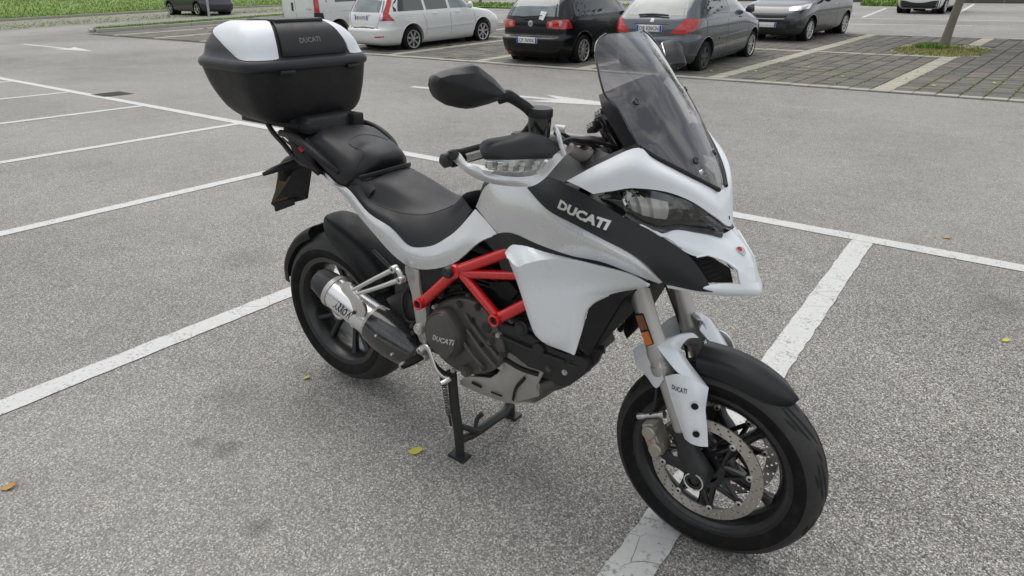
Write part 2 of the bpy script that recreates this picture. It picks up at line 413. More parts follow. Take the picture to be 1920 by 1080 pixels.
# ---------------------------------------------------------------- wheels
def tyre_profile(Ro, hw, bead_y, bead_r=.216):
    p = []
    for t in np.linspace(-1, 1, 21):
        a = t*R(78); y = hw*math.sin(a)/math.sin(R(78)); r = Ro-(Ro-.262)*(1-math.cos(a))/(1-math.cos(R(78)))*.93
        p.append((r, y))
    side = [(bead_r, -bead_y), (bead_r+.012, -bead_y-.004), (.243, -hw*.95), (.255, -hw*.995)]
    return side+p+[(r, -y) for r, y in reversed(side)]
def grooves(Ro, hw, n, shapes):
    g = G()
    def at(y, ang, o):
        a = math.asin(max(-1, min(1, y/hw*math.sin(R(78))))); r = Ro-(Ro-.262)*(1-math.cos(a))/(1-math.cos(R(78)))*.93+o
        return (r*math.cos(ang), y, r*math.sin(ang))
    for i in range(n):
        for sgn in (-1, 1):
            for pts, w0 in shapes:
                A = 2*math.pi*(i+(.5 if sgn > 0 else 0))/n; m = len(pts); V = []
                q = interp(arr([(p[0], p[1], 0) for p in pts]), 0, 4)
                for j, (yy, aa, _) in enumerate(q):
                    ww = w0*math.sin(math.pi*(j+.6)/(len(q)+.2))
                    V += [at(sgn*(yy-ww*1.5), A+R(aa), .0012), at(sgn*(yy+ww*1.5), A+R(aa), .0012)]
                F = [(2*j, 2*j+1, 2*j+3, 2*j+2) for j in range(len(q)-1)]
                g.add(V, F if sgn > 0 else [tuple(reversed(f)) for f in F])
    return g
def disc_rotor(ri, ro, th, ng, y):
    """drilled brake ring with real holes in slanted rows of three"""
    g = G(); rows = 3; m = 8
    dr = (ro-ri)/rows; da = 2*math.pi/ng
    for s, yy in ((1, y-th/2), (-1, y+th/2)):
        for i in range(ng):
            for j in range(rows):
                r0, r1 = ri+j*dr, ri+(j+1)*dr; sh = lambda r: (r-ri)/(ro-ri)*da*.9
                def P(r, t): a = da*(i+t)+sh(r); return (r*math.cos(a), yy, r*math.sin(a))
                rc = (r0+r1)/2; hr = .0036
                sq = [P(r0+(r1-r0)*u, v) for u, v in ((0, 0), (.5, 0), (1, 0), (1, .5), (1, 1), (.5, 1), (0, 1), (0, .5))]
                ac = da*(i+.5)+sh(rc); cx, cz = rc*math.cos(ac), rc*math.sin(ac); er = arr((math.cos(ac), math.sin(ac))); et = arr((-er[1], er[0]))
                ci = []
                for u, v in ((-1, -1), (0, -1), (1, -1), (1, 0), (1, 1), (0, 1), (-1, 1), (-1, 0)):
                    d = arr((u, v)); d = d/np.linalg.norm(d)*hr; p = er*d[0]+et*d[1]; ci.append((cx+p[0], yy, cz+p[1]))
                inn = [(a, yy+s*th, c) for a, _, c in ci] if s > 0 else []
                F = [(k, (k+1) % m, m+(k+1) % m, m+k) for k in range(m)]
                if inn: F += [(m+k, m+(k+1) % m, 2*m+(k+1) % m, 2*m+k) for k in range(m)]
                g.add(sq+ci+inn, F if s > 0 else [tuple(reversed(f)) for f in F])
    n = ng*2
    g.merge(lathe([(ro, y-th/2), (ro, y+th/2)], n=n)); g.merge(lathe([(ri, y+th/2), (ri, y-th/2)], n=n))
    return g
def place(g, o): return g.xf(Matrix.Translation(Vector(o)))
def wheel(name, C, Ro, hw, rw, spokes, a0, front):
    b = rw*.9
    prof = tyre_profile(Ro, hw, b)
    t = place(lathe(prof, n=96), C)
    root = part(t, name, 'rubber', ang=60); root['label'] = 'front road tyre on black rim' if front else 'wide rear road tyre on black rim'
    # crown band
    sub(place(lathe([(r+.0004, y) for r, y in prof if r > .262], n=96), C), 'tread', 'tread_rubber', root, ang=60)
    sh = [([(.004, 0), (.016, 11), (.022, 24)], .0027), ([(.026, 4), (.034, 14), (.033, 25)], .0025), ([(.042, 12), (.046, 20)], .002), ([(.014, 24), (.02, 31)], .002)] if front else \
         [([(.01, 0), (.03, 8), (.045, 18)], .0025), ([(.05, 4), (.062, 12)], .002), ([(.07, 12), (.078, 17)], .002)]
    sub(place(grooves(Ro, hw, 11, sh), C), 'tread_groove', 'groove', root, smooth=False)
    rp = [(.2295, -rw), (.2305, -rw+.004), (.224, -rw+.006), (.217, -b), (.2, -b+.012), (.193, -b*.4), (.191, 0), (.193, b*.4), (.2, b-.012), (.217, b), (.224, rw-.006), (.2305, rw-.004), (.2295, rw),
          (.222, rw-.001), (.21, rw-.004), (.198, b-.012), (.186, b*.4), (.183, 0), (.186, -b*.4), (.198, -b+.012), (.21, -rw+.004), (.222, -rw+.001), (.2295, -rw)]
    rim = sub(place(lathe(rp, n=96), C), 'rim', 'rim_black', root, ang=35)
    # spokes
    for i in range(spokes):
        a = a0+2*math.pi*i/spokes; g = G()
        def pt(r, da, y): return (C[0]+r*math.cos(a+da), C[1]+y, C[2]+r*math.sin(a+da))
        if front:
            rows = []
            for r, wd, dp in ((.035, .05, .03), (.07, .04, .024), (.12, .029, .018), (.165, .026, .016), (.19, .04, .02)):
                rows.append([pt(math.hypot(r, s*wd/2), math.atan2(s*wd/2, r), d*dp) for s, d in ((-1, -.6), (-.5, -1), (.5, -1), (1, -.6), (1, .6), (.5, 1), (-.5, 1), (-1, .6))])
            g.merge(skin(interp(arr(rows), 0, 4), True))
        else:
            for sg in (-1, 1):
                rows = []
                for r, off, wd, y, dp in ((.05, 0, .04, 0, .02), (.09, sg*.012, .026, -.01, .016), (.14, sg*.03, .022, -.025, .014), (.192, sg*.05, .03, -.035, .016)):
                    rows.append([pt(math.hypot(r, off+s*wd/2), math.atan2(off+s*wd/2, r), y+d*dp) for s, d in ((-1, -.6), (-.5, -1), (.5, -1), (1, -.6), (1, .6), (.5, 1), (-.5, 1), (-1, .6))])
                g.merge(skin(interp(arr(rows), 0, 4), True))
        sub(g, 'spoke', 'rim_black', root, ang=50)
    return root
fwheel = wheel('front_wheel', FA, .2999, .06, .05, 5, R(50), True)
rwheel = wheel('rear_wheel', RA, .319, .095, .083, 5, R(78), False)
sub(place(lathe([(.0, -.06), (.045, -.06), (.05, -.05), (.046, 0), (.05, .05), (.045, .06), (0, .06)], n=24), FA), 'hub', 'rim_black', fwheel)
sub(place(lathe([(.026, -.066), (.034, -.066), (.05, -.05), (.062, -.03), (.062, .05), (0, .05)], n=28), RA), 'hub', 'engine_black', rwheel)
sub(place(lathe([(.022, -.03), (.022, -.074), (.027, -.078), (.033, -.078), (.037, -.072), (.037, -.05)], n=24), RA), 'hub_nut', 'alu_dull', rwheel)
for sg in (-1, 1):
    y = sg*.066; dsk = sub(place(disc_rotor(.127, .160, .005, 26, y), FA), 'brake_disc', 'disc_steel', fwheel, ang=30)
    car = G()
    nb = 8
    for i in range(nb):
        a = 2*math.pi*(i+.3)/nb; B = (FA[0]+.121*math.cos(a), y, FA[2]+.121*math.sin(a))
        for d in (-.42, .42):
            h = (FA[0]+.05*math.cos(a+d), y-.003*sg, FA[2]+.05*math.sin(a+d)); car.merge(tube([h, B], [.0085, .0065], 6, 1))
        car.merge(place(lathe([(0, -.005), (.011, -.005), (.011, .005), (0, .005)], n=12), B))
    car.merge(place(lathe([(.04, y-.006), (.056, y-.006), (.056, y+.006), (.04, y+.006)], n=28), FA))
    sub(car, 'disc_carrier', 'rim_black', fwheel, ang=30)
    for i in range(nb):
        a = 2*math.pi*(i+.3)/nb; B = (FA[0]+.124*math.cos(a), y, FA[2]+.124*math.sin(a))
        sub(place(lathe([(.004, -.0085), (.007, -.0085), (.0095, -.007), (.0095, .007), (.007, .0085), (.004, .0085)], n=14), B), 'disc_bobbin', 'alu', fwheel)
# rear brake disc (left side of the hub) and single-sided swingarm
sub(place(disc_rotor(.1, .132, .005, 22, .07), RA), 'brake_disc', 'disc_steel', rwheel, ang=30)
sw = G()
sw.merge(skin(interp(arr([[(x, y+dy*hw_, z+dz*hh) for dy, dz in ((-1, -.6), (-.6, -1), (.6, -1), (1, -.6), (1, .6), (.6, 1), (-.6, 1), (-1, .6))] for x, y, z, hw_, hh in ((.0, .13, .34, .035, .07), (.12, .14, .36, .03, .05), (.3, .135, .41, .035, .055), (.48, .09, .46, .09, .06), (.58, .0, .48, .16, .055))]), 0, 4), True, True))
part(sw, 'swingarm', 'engine_black', ang=50)
# hugger and rear mudguard
def arc_guard(C, r, a0, a1, hw, n=10, drop=.035, taper0=1, taper1=1, flare=0):
    rows = []
    for i in range(n+1):
        t = i/n; a = R(a0+(a1-a0)*t); k = taper0+(1-taper0)*min(1, t*4) if t < .25 else (taper1+(1-taper1)*min(1, (1-t)*4) if t > .75 else 1)
        rr = r+flare*t*t
        rows.append([(C[0]+(rr-d*drop)*math.cos(a), C[1]+s*hw*k, C[2]+(rr-d*drop)*math.sin(a)) for s, d in ((-1, 1.3), (-.97, .5), (-.75, .1), (-.3, 0), (.3, 0), (.75, .1), (.97, .5), (1, 1.3))])
    return rows
part(shell(loft(arc_guard(RA, .352, 112, 171, .088, taper0=.9, taper1=.85), 3, 2), .004, RA), 'mudguard', 'black_plastic')
part(tube([(-.12, .1, .66), (-.05, .14, .5), (0, .15, .36)], .016, 10), 'mudguard_stay', 'black_plastic')
hg = []
for a, r, hw_, k in ((100, .385, .03, .7), (97, .39, .06, 1), (88, .378, .085, 1.1), (75, .362, .092, 1.3), (60, .356, .094, 1.5), (45, .354, .094, 1.6), (30, .35, .09, 1.6)):
    a = R(a); hg.append([(RA[0]+(r-d*.04*k)*math.cos(a), s*hw_, RA[2]+(r-d*.04*k)*math.sin(a)) for s, d in ((-1, 1.5), (-1, .7), (-.8, .15), (-.3, 0), (.3, 0), (.8, .15), (1, .7), (1, 1.5))])
part(shell(loft(hg, 3, 4), .004, RA), 'hugger', 'black_plastic')

# ---------------------------------------------------------------- fork
FX = arr((.4015, 0, -.9159))            # down the fork
def fk(z, y): return (1.394+(.589-z)*.4384, y, z)
for sg in (-1, 1):
    y = .105*sg; o = fk(.82, y)
    d = Vector(FX)
    prof = [(0, -.01), (.029, -.01), (.029, .02), (.0275, .03), (.0275, .13), (.0285, .18), (.0315, .2), (.0315, .21), (.0295, .215), (.0295, .228), (.033, .232), (.033, .25), (.031, .256), (.025, .26)]
    f = part(lathe(prof, o, d, 28), 'fork_tube', 'fork_grey', ang=30)
    part(lathe([(.0235, .0), (.0235, .24)], fk(.6, y), d, 24), 'fork_slider', 'fork_grey')
    ft = G()
    foot = [fk(.40, y), fk(.34, y)]
    ft.merge(tube([fk(.43, y), fk(.36, y), (1.522, y, .32), (1.527, y, .275)], [.028, .031, .035, .024], 14, 4))
    ft.merge(place(lathe([(.016, -.03), (.03, -.03), (.034, -.02), (.034, .03)], n=22), (1.524, y-(0 if sg < 0 else -.0), .301)) if sg < 0 else place(lathe([(.034, -.03), (.034, .02), (.03, .03), (.0, .03)], n=22), (1.524, y, .301)))
    # caliper arms reaching backwards
    for (dx, dz) in ((-.105, .118), (-.145, .028)):
        ft.merge(tube([(1.515, y*.97, .345 if dz > .1 else .31), (1.529+dx*.6, y*.95, .301+dz*.75), (1.529+dx, y*.93, .301+dz)], [.026, .018, .014], 10, 4, flat=(1, .8)))
    part(ft, 'fork_foot', 'engine_black', ang=40, bevel=0)
    part(place(lathe([(.0235, -.032), (.0245, -.034), (.0275, -.034), (.028, -.031)] if sg < 0 else [(.028, .031), (.0275, .034), (.0235, .034), (.02, .032)], n=24), (1.524, y, .301)), 'axle_ring', 'alu')
    # radial caliper
    cc_ = arr((1.529-.135, y*.93, .301+.075)); ang_ = math.atan2(-.135, .075)
    M = Matrix.Translation(Vector(cc_)) @ Matrix.Rotation(R(-27), 4, 'Y')
    cb = box((-.004, 0, 0), (.036, .066, .1)); cb.merge(box((-.006, -.016*1, 0), (.032, .05, .078))); cb.xf(M)
    cal = part(cb, 'brake_caliper', 'caliper_grey', bevel=.009, seg=3)
    for dz in (-.026, .026):
        sub(lathe([(0, -.008), (.017, -.008), (.02, -.004), (.02, .02)], (0, sg*.037 if sg > 0 else -.037, dz), (0, -sg if sg > 0 else 1, 0), 18).xf(M), 'piston_bore', 'caliper_grey', cal)
    for dz in (-.06, .06):
        sub(lathe([(0, -.042), (.0085, -.042), (.0095, -.038), (.0095, -.022), (.0075, -.02), (.0075, .03), (.011, .032), (.011, .045)], (.0, 0, dz), (1, 0, 0), 16).xf(M), 'caliper_bolt', 'alu', cal)
    if sg < 0:
        a = M @ Vector((.002, -.0418, -.028)); b = M @ Vector((.002, -.0418, .03)); c_ = M @ Vector((-.012, -.0418, -.028))
        decal('caliper_lettering', 'brembo', a, b, c_, 'brake_red', cal, bold=.0)
    part(tube([tuple(M @ Vector((-.01, 0, .05))), (1.38, y*1.02, .5), (1.36, y*.9, .6), (1.3, y*.5, .78)], .0042, 8), 'brake_hose', 'engine_black')
# amber reflectors on the fork tubes
rf = [(1.309, -0.136, 0.7431), (1.331, -0.136, 0.752), (1.369, -0.136, 0.674), (1.348, -0.136, 0.6596)]
for s_ in (-1, 1):
    F4 = [arr((p[0], p[1]*-s_, p[2])) for p in rf]; mdl, mdr = (F4[0]*.47+F4[3]*.53), (F4[1]*.47+F4[2]*.53)
    base = part(prism([tuple(p) for p in F4], (0, .014*-s_, 0)), 'reflector', 'black_plastic', bevel=.0015)
    def inset(a, b, c, d, nm, m):
        ce = (a+b+c+d)/4; sub(prism([tuple(p+(ce-p)*.13+arr((0, .0012*s_, 0))) for p in (a, b, c, d)], (0, .004*-s_, 0)), nm, m, base)
    inset(F4[0], F4[1], mdr, mdl, 'reflector_lens', 'amber_dark'); inset(mdl, mdr, F4[2], F4[3], 'reflector_lens', 'amber')
# front mudguard: black crown with white cheeks that run down the fork legs
rows = []
for a, r, hw_ in ((55, .326, .008), (57.5, .329, .026), (62.5, .331, .044), (71, .333, .056), (82, .336, .062), (93, .34, .065), (102, .346, .066)):
    a = R(a); rows.append([(FA[0]+(r-d*.05)*math.cos(a), s*hw_, FA[2]+(r-d*.05)*math.sin(a)) for s, d in ((-1, 1), (-.98, .6), (-.82, .22), (-.4, .06), (0, -.05), (.4, .06), (.82, .22), (.98, .6), (1, 1))])
fd = part(shell(loft(rows, 4, 4), .004, FA), 'front_mudguard', 'matte_black')
ck = [[(1.45, -0.03, 0.6742), (1.429, -0.055, 0.6736), (1.418, -0.068, 0.6484), (1.433, -0.07, 0.6301), (1.461, -0.074, 0.6061), (1.51, -0.078, 0.5657)],
      [(1.433, -0.04, 0.6876), (1.405, -0.075, 0.6857), (1.401, -0.105, 0.6755), (1.423, -0.118, 0.6619), (1.46, -0.112, 0.6211), (1.512, -0.09, 0.5713)],
      [(1.412, -0.05, 0.6852), (1.383, -0.085, 0.6751), (1.366, -0.12, 0.6753), (1.425, -0.143, 0.6363), (1.458, -0.138, 0.6123), (1.513, -0.105, 0.5711)]]
panel(ck, 'mudguard_cheek', 'white_paint', .004, 5, 4, ref=(1.5, -.03, .45))
wing = [[(1.359, -0.11, 0.6686), (1.325, -0.1, 0.648), (1.289, -0.085, 0.6092)], [(1.388, -0.132, 0.6307), (1.355, -0.118, 0.6057), (1.306, -0.09, 0.5683)], [(1.406, -0.138, 0.5817), (1.386, -0.125, 0.5407), (1.344, -0.1, 0.5492)]]
panel(wing, 'mudguard_wing', 'white_paint', .004, 4, 4, ref=(1.45, 0, .45))
gd = [[(1.411, -0.14, 0.5941), (1.448, -0.15, 0.6193), (1.486, -0.138, 0.6119), (1.518, -0.106, 0.5836)],
      [(1.425, -0.14, 0.5585), (1.46, -0.152, 0.5786), (1.498, -0.145, 0.5783), (1.52, -0.113, 0.5572)],
      [(1.445, -0.14, 0.5132), (1.474, -0.153, 0.5305), (1.504, -0.146, 0.5341), (1.523, -0.12, 0.5228)],
      [(1.468, -0.14, 0.4637), (1.49, -0.153, 0.4806), (1.517, -0.148, 0.4864), (1.535, -0.125, 0.4774)],
      [(1.485, -0.138, 0.4269), (1.507, -0.148, 0.4275), (1.529, -0.145, 0.4273), (1.546, -0.128, 0.4228)]]
gR, gL = panel(gd, 'fork_guard', 'white_paint', .004, 4, 4, ref=(1.5, 0, .5))
for (u_, par, s_) in ((0, gR, 1), (1, gL, -1)):
    for P in ((1.504, -0.1515, 0.5456), (1.518, -0.1535, 0.4667)):
        sub(lathe([(0, .004), (.0065, .004), (.0085, -.001), (.0095, -.0015)], (P[0], P[1]*s_, P[2]), (-.25, s_, -.1), 18), 'guard_hole', 'dark_void', par)
decal('guard_lettering', 'DUCATI', (1.436, -0.152, 0.5693), (1.478, -0.152, 0.5728), (1.436, -0.152, 0.5839), 'letter_black', gR, gR, bold=.02)

# ---------------------------------------------------------------- nose, screen, headlights
nt_ = [[(1.148, -0.236, 1.095), (1.232, -0.216, 1.149), (1.31, -0.19, 1.188), (1.332, -0.168, 1.166), (1.38, -0.118, 1.13), (1.433, -0.05, 1.088), (1.448, 0, 1.069)],
       [(1.183, -0.244, 1.091), (1.25, -0.236, 1.127), (1.318, -0.216, 1.153), (1.357, -0.19, 1.141), (1.407, -0.138, 1.11), (1.452, -0.056, 1.056), (1.464, 0, 1.033)],
       [(1.225, -0.24, 1.077), (1.272, -0.23, 1.09), (1.317, -0.212, 1.1), (1.366, -0.186, 1.097), (1.417, -0.137, 1.073), (1.462, -0.058, 1.018), (1.482, 0, 0.984)]]
nose = part(shell(loft([sym(r) for r in nt_], 5, 5), .005), 'nose_fairing', 'white_paint', ang=40)
# headlight recess and lens
hl_t = [(1.23, -0.228, 1.071), (1.278, -0.219, 1.087), (1.314, -0.205, 1.095), (1.363, -0.179, 1.091), (1.415, -0.13, 1.067), (1.458, -0.056, 1.015), (1.479, -0.008, 0.9816)]
hl_b = [(1.236, -0.228, 1.059), (1.3, -0.218, 1.036), (1.34, -0.203, 1.016), (1.38, -0.176, 1.005), (1.403, -0.14, 1.005), (1.447, -0.07, 0.988), (1.478, -0.008, 0.9757)]
hm = [tuple((arr(a)+arr(b))/2+arr((.006, -.003, .0))) for a, b in zip(hl_t, hl_b)]
LG = loft([hl_t, hm, hl_b], 5, 5)
bez = LG.copy(); n_ = normals(LG); n_ = n_ if ((LG-BC)*n_).sum() > 0 else -n_
part2(shell(LG-n_*.03, .004), 'headlight_housing', 'gloss_black')
lensR, lensL = part2(shell(LG[:, 5:]-n_[:, 5:]*.001, .003), 'headlight_lens', 'clear_lens')
part2(shell(LG[:, :6]-n_[:, :6]*.004, .003), 'headlight_trim', 'gloss_black')
def lit(u, v, y, r, nm, m, dp=.02):
    for s_ in (1, -1):
        P = arr((u[0], u[1]*s_, u[2])); ax = Vector((.8, -.6*s_, .05)).normalized()
        bk(lathe([(r, 0), (r*.92, -dp*.3), (r*.6, -dp*.85), (0, -dp)], P, ax, 20).build(nm, m, None))
for P, r in (((1.305, -0.2, 1.071), .024), ((1.336, -0.176, 1.053), .026)): lit(P, 0, 0, r, 'reflector_bowl', 'chrome')
for P, r in (((1.374, -0.145, 1.044), .013), ((1.394, -0.122, 1.036), .011), ((1.414, -0.103, 1.026), .0095)):
    for s_ in (1, -1):
        c_ = arr((P[0], P[1]*s_, P[2])); ax = Vector((.8, -.6*s_, .05)).normalized()
        bk(lathe([(0, .008), (r*.5, .0065), (r*.85, .003), (r, -.002), (r, -.012)], c_, ax, 18).build('led_projector', 'gloss_black', None))
        bk(lathe([(r*1.02, .0), (r*1.2, .0005), (r*1.25, -.003)], c_, ax, 18).build('projector_ring', 'engine_black', None))
RL = LG[2:-2, 6:18]; RN = n_[2:-2, 6:18]
wv_ = np.abs(np.sin(np.arange(RL.shape[1])*1.1))[None, :, None]*.007
part2(shell(RL-RN*(.022-wv_), .003), 'headlight_reflector', 'fork_grey', ang=20)
# vertical chrome webs of the reflector
for P in ((1.3, -0.206, 1.071), (1.325, -0.187, 1.06), (1.355, -0.162, 1.04)):
    for s_ in (1, -1):
        bk(box((P[0]-.004, P[1]*s_, P[2]), (.014, .003, .034), Matrix.Rotation(R(25), 3, 'Y')).build('reflector_web', 'chrome', None))
part2(tube([(1.301, -0.219, 1.035), (1.342, -0.206, 1.014), (1.378, -0.18, 1.002), (1.394, -0.15, 1.003), (1.426, -0.102, 0.9912), (1.456, -0.056, 0.9765), (1.472, -0.035, 0.9684)], .0078, 8), 'headlight_lower_trim', 'gloss_black')
# lower nose with air intakes
lb = [[(1.298, -0.219, 1.032), (1.341, -0.204, 1.011), (1.381, -0.178, 0.9992), (1.407, -0.14, 0.998), (1.448, -0.07, 0.9787), (1.47, -0.03, 0.9679), (1.483, 0, 0.9745)],
      [(1.335, -0.214, 1.022), (1.368, -0.193, 0.998), (1.403, -0.165, 0.9841), (1.432, -0.122, 0.9727), (1.472, -0.066, 0.9607), (1.497, -0.03, 0.9515), (1.51, 0, 0.9511)],
      [(1.363, -0.2, 1.007), (1.393, -0.18, 0.9825), (1.426, -0.15, 0.9649), (1.456, -0.112, 0.952), (1.488, -0.068, 0.9417), (1.521, -0.03, 0.9305), (1.534, 0, 0.9256)],
      [(1.412, -0.163, 0.9656), (1.429, -0.15, 0.9508), (1.451, -0.128, 0.9368), (1.471, -0.106, 0.9386), (1.505, -0.07, 0.9174), (1.543, -0.03, 0.8966), (1.553, 0, 0.8934)]]
ln = part(shell(loft([sym(r) for r in lb], 5, 5), .005), 'beak', 'white_paint', ang=45)
lip = [[(1.51, -0.068, 0.9164), (1.543, -0.03, 0.8966), (1.553, 0, 0.8934)], [(1.531, -0.058, 0.8962), (1.55, -0.03, 0.8829), (1.559, 0, 0.8793)], [(1.542, -0.058, 0.868), (1.559, -0.03, 0.8654), (1.567, 0, 0.8599)], [(1.55, -0.058, 0.8474), (1.569, -0.03, 0.8378), (1.579, 0, 0.8281)]]
part(shell(loft([sym(r) for r in lip], 4, 4), .006), 'beak_tip', 'white_paint', ang=45)
fl = [[(1.486, -0.1, 0.864), (1.515, -0.085, 0.8676), (1.544, -0.058, 0.8656), (1.56, -0.03, 0.8627), (1.568, 0, 0.8571)], [(1.409, -0.19, 0.8769), (1.496, -0.108, 0.8481), (1.544, -0.062, 0.8399), (1.569, -0.03, 0.8351), (1.579, 0, 0.8253)], [(1.411, -0.185, 0.8645), (1.492, -0.1, 0.8354), (1.54, -0.055, 0.8292), (1.561, -0.028, 0.8248), (1.567, 0, 0.8162)]]
part(shell(loft([sym(r) for r in fl], 4, 4), .004), 'beak_floor', 'white_paint', ang=45)
# intake mouths: dark pocket behind slats
pk = [[(1.44, -0.108, 0.9238), (1.463, -0.085, 0.9287), (1.529, -0.045, 0.8925)], [(1.482, -0.085, 0.856), (1.496, -0.065, 0.8527), (1.54, -0.04, 0.8554)]]
pk = [[(p[0]-.02, p[1], p[2]) for p in r] for r in pk]
part2(shell(loft(pk, 4, 4), .004), 'intake_duct', 'dark_void')
for i in range(6):
    t = i/5; a = arr((1.446, -0.112, 0.9223))*(1-t)+arr((1.484, -0.094, 0.8696))*t; b = arr((1.463, -0.088, 0.9256))*(1-t)+arr((1.499, -0.074, 0.8765))*t
    part2(tube([tuple(a), tuple(b)], .0018, 6, 1), 'intake_slat', 'black_plastic')
part2(tube([(1.451, -0.128, 0.9354), (1.471, -0.108, 0.9391), (1.506, -0.074, 0.9189), (1.531, -0.058, 0.8989), (1.544, -0.06, 0.8664)], .0024, 8, 4, cr=(1, 3)), 'intake_rim', 'white_paint')
# shield badge
sh = [(1.511, -0.03, 0.9436), (1.519, -0.02, 0.9438), (1.528, -0.018, 0.934), (1.53, -0.02, 0.924), (1.52, -0.028, 0.9298)]
sh = [tuple(arr(p)+arr((.004, -.002, .002))) for p in smooth_outline(sh, 3)]
bd = part(prism(sh, (-.004, .001, -.002)), 'badge', 'letter_silver')
sub(prism([tuple(arr(p)*.5+arr(sh[0])*.5+arr((.0012, -.0006, .0008))) for p in sh], (-.002, 0, -.001)), 'badge_field', 'brake_red', bd)
# black side panels with lettering
bp_ = [[(1.055, -0.195, 1.086), (1.127, -0.222, 1.086), (1.224, -0.238, 1.067), (1.299, -0.225, 1.034), (1.358, -0.203, 1.009), (1.412, -0.165, 0.9676), (1.451, -0.13, 0.9237), (1.476, -0.114, 0.8844), (1.496, -0.106, 0.8489)],
       [(1.033, -0.202, 1.067), (1.117, -0.238, 1.047), (1.211, -0.254, 1.026), (1.299, -0.247, 1.001), (1.359, -0.226, 0.9741), (1.41, -0.194, 0.9359), (1.442, -0.162, 0.8991), (1.458, -0.146, 0.8769), (1.468, -0.135, 0.8547)],
       [(1.011, -0.202, 1.048), (1.094, -0.236, 1.016), (1.192, -0.256, 0.999), (1.276, -0.264, 0.9815), (1.34, -0.25, 0.9585), (1.379, -0.23, 0.9281), (1.4, -0.21, 0.8994), (1.405, -0.202, 0.8871), (1.414, -0.196, 0.8791)]]
bp_ = [[(x_, y_-.004, z_) for x_, y_, z_ in r] for r in bp_]
bpR, bpL = panel(bp_, 'intake_panel', 'matte_black', .004, 4, 5)
decal('side_lettering', 'DUCATI', (1.133, -0.245, 1.028), (1.275, -0.252, 1.002), (1.139, -0.238, 1.05), 'letter_silver', bpR, bpR, bold=.05)
# inner dark body closing the gaps
core = [[(1.44, 0, 1.0), (1.44, 0, 1.0), (1.44, 0, .9), (1.44, 0, .9)]]
core = [[(x, -hw_*.6, zt), (x, -hw_, zt-.05), (x, -hw_, zb+.05), (x, -hw_*.6, zb), (x, hw_*.6, zb), (x, hw_, zb+.05), (x, hw_, zt-.05), (x, hw_*.6, zt)] for x, hw_, zt, zb in ((.74, .1, .93, .7), (.85, .13, 1.02, .74), (1.0, .16, 1.03, .8), (1.12, .18, 1.03, .82), (1.25, .17, 1.06, .84), (1.36, .11, 1.03, .86), (1.42, .05, 1.0, .9))]
part(skin(interp(arr(core), 0, 3), True, True), 'inner_fairing', 'engine_black', ang=50)
# tank cover and cockpit sides
tk = [[(.745, -.06, .97), (.735, 0, .985)], [(.78, -.11, .985), (.77, 0, 1.03)], [(.86, -.145, 1.02), (.86, 0, 1.075)], [(.95, -.165, 1.05), (.95, 0, 1.1)], [(1.05, -.17, 1.055), (1.06, 0, 1.085)], [(1.13, -.16, 1.04), (1.13, 0, 1.06)]]
tk = [[(a[0], a[1]*1.08, a[2]-.07), a, tuple(arr(a)*.45+arr(b)*.55+arr((0, 0, .012))), b] for a, b in tk]
part(shell(loft([sym(r) for r in tk], 4, 4), .005), 'tank_cover', 'matte_black', ang=50)
dk = [[(1.116, -0.19, 1.089), (1.198, -0.18, 1.143), (1.29, -0.165, 1.192)], [(1.147, -0.235, 1.093), (1.23, -0.216, 1.146), (1.309, -0.19, 1.186)]]
panel(dk, 'cockpit_trim', 'black_plastic', .006, 4, 2, ref=(1.2, 0, .9))
part2(shell(loft([[(1.039, -0.17, 1.077), (1.073, -0.15, 1.119), (1.124, -0.12, 1.161)], [(1.126, -0.21, 1.082), (1.176, -0.19, 1.118), (1.232, -0.165, 1.155)]], 4, 4), .004, (1.1, 0, .8)), 'cockpit_panel', 'matte_black')
# windscreen
scE = [(1.449, -0.022, 1.074), (1.422, -0.066, 1.1), (1.375, -0.122, 1.137), (1.334, -0.162, 1.166), (1.308, -0.185, 1.187), (1.288, -0.19, 1.216), (1.263, -0.19, 1.251), (1.242, -0.19, 1.275), (1.219, -0.192, 1.291), (1.199, -0.188, 1.325), (1.182, -0.178, 1.36), (1.165, -0.16, 1.389), (1.157, -0.132, 1.409), (1.157, -0.098, 1.42)]
zc = [1.06, 1.074, 1.15, 1.228, 1.3, 1.35, 1.387, 1.42]; xc = [1.458, 1.45, 1.402, 1.348, 1.292, 1.246, 1.205, 1.166]
scr = []
for e in scE:
    e = arr(e); xm = float(np.interp(e[2]+.012*(e[2] < 1.4), zc, xc))
    scr.append([(xm-(xm-e[0])*f*f, e[1]*f, e[2]+.012*(e[2] < 1.4)*(1-f*f)) for f in (1, .8, .55, .28, 0)])
SG = loft([sym(r) for r in scr], 4, 3)
screen = part(shell(SG, .0035, (1.0, 0, .9)), 'windscreen', 'smoked_screen', ang=60)
tr_ = [tuple(arr(p)+arr((0, -.001, .001))) for p in scE[:5]]
part2(tube(tr_, .0055, 8, 4), 'screen_seal', 'black_plastic')
part2(tube([tuple(p) for p in scE[4:]], .0026, 6, 3), 'screen_edge', 'gloss_black')
for P in ((1.276, -0.15, 1.284), (1.421, -0.062, 1.162)):
    for s_ in (1, -1):
        Q_ = SG.reshape(-1, 3); c_ = Q_[np.argmin(((Q_-arr(P))**2).sum(1))]*arr((1, s_, 1))
        bk(lathe([(0, .002), (.004, .002), (.0055, .004), (.0085, .003), (.0095, .0), (.0095, -.012)], c_, (.72, -.35*s_, .6), 16).build('screen_screw', 'gloss_black', None))
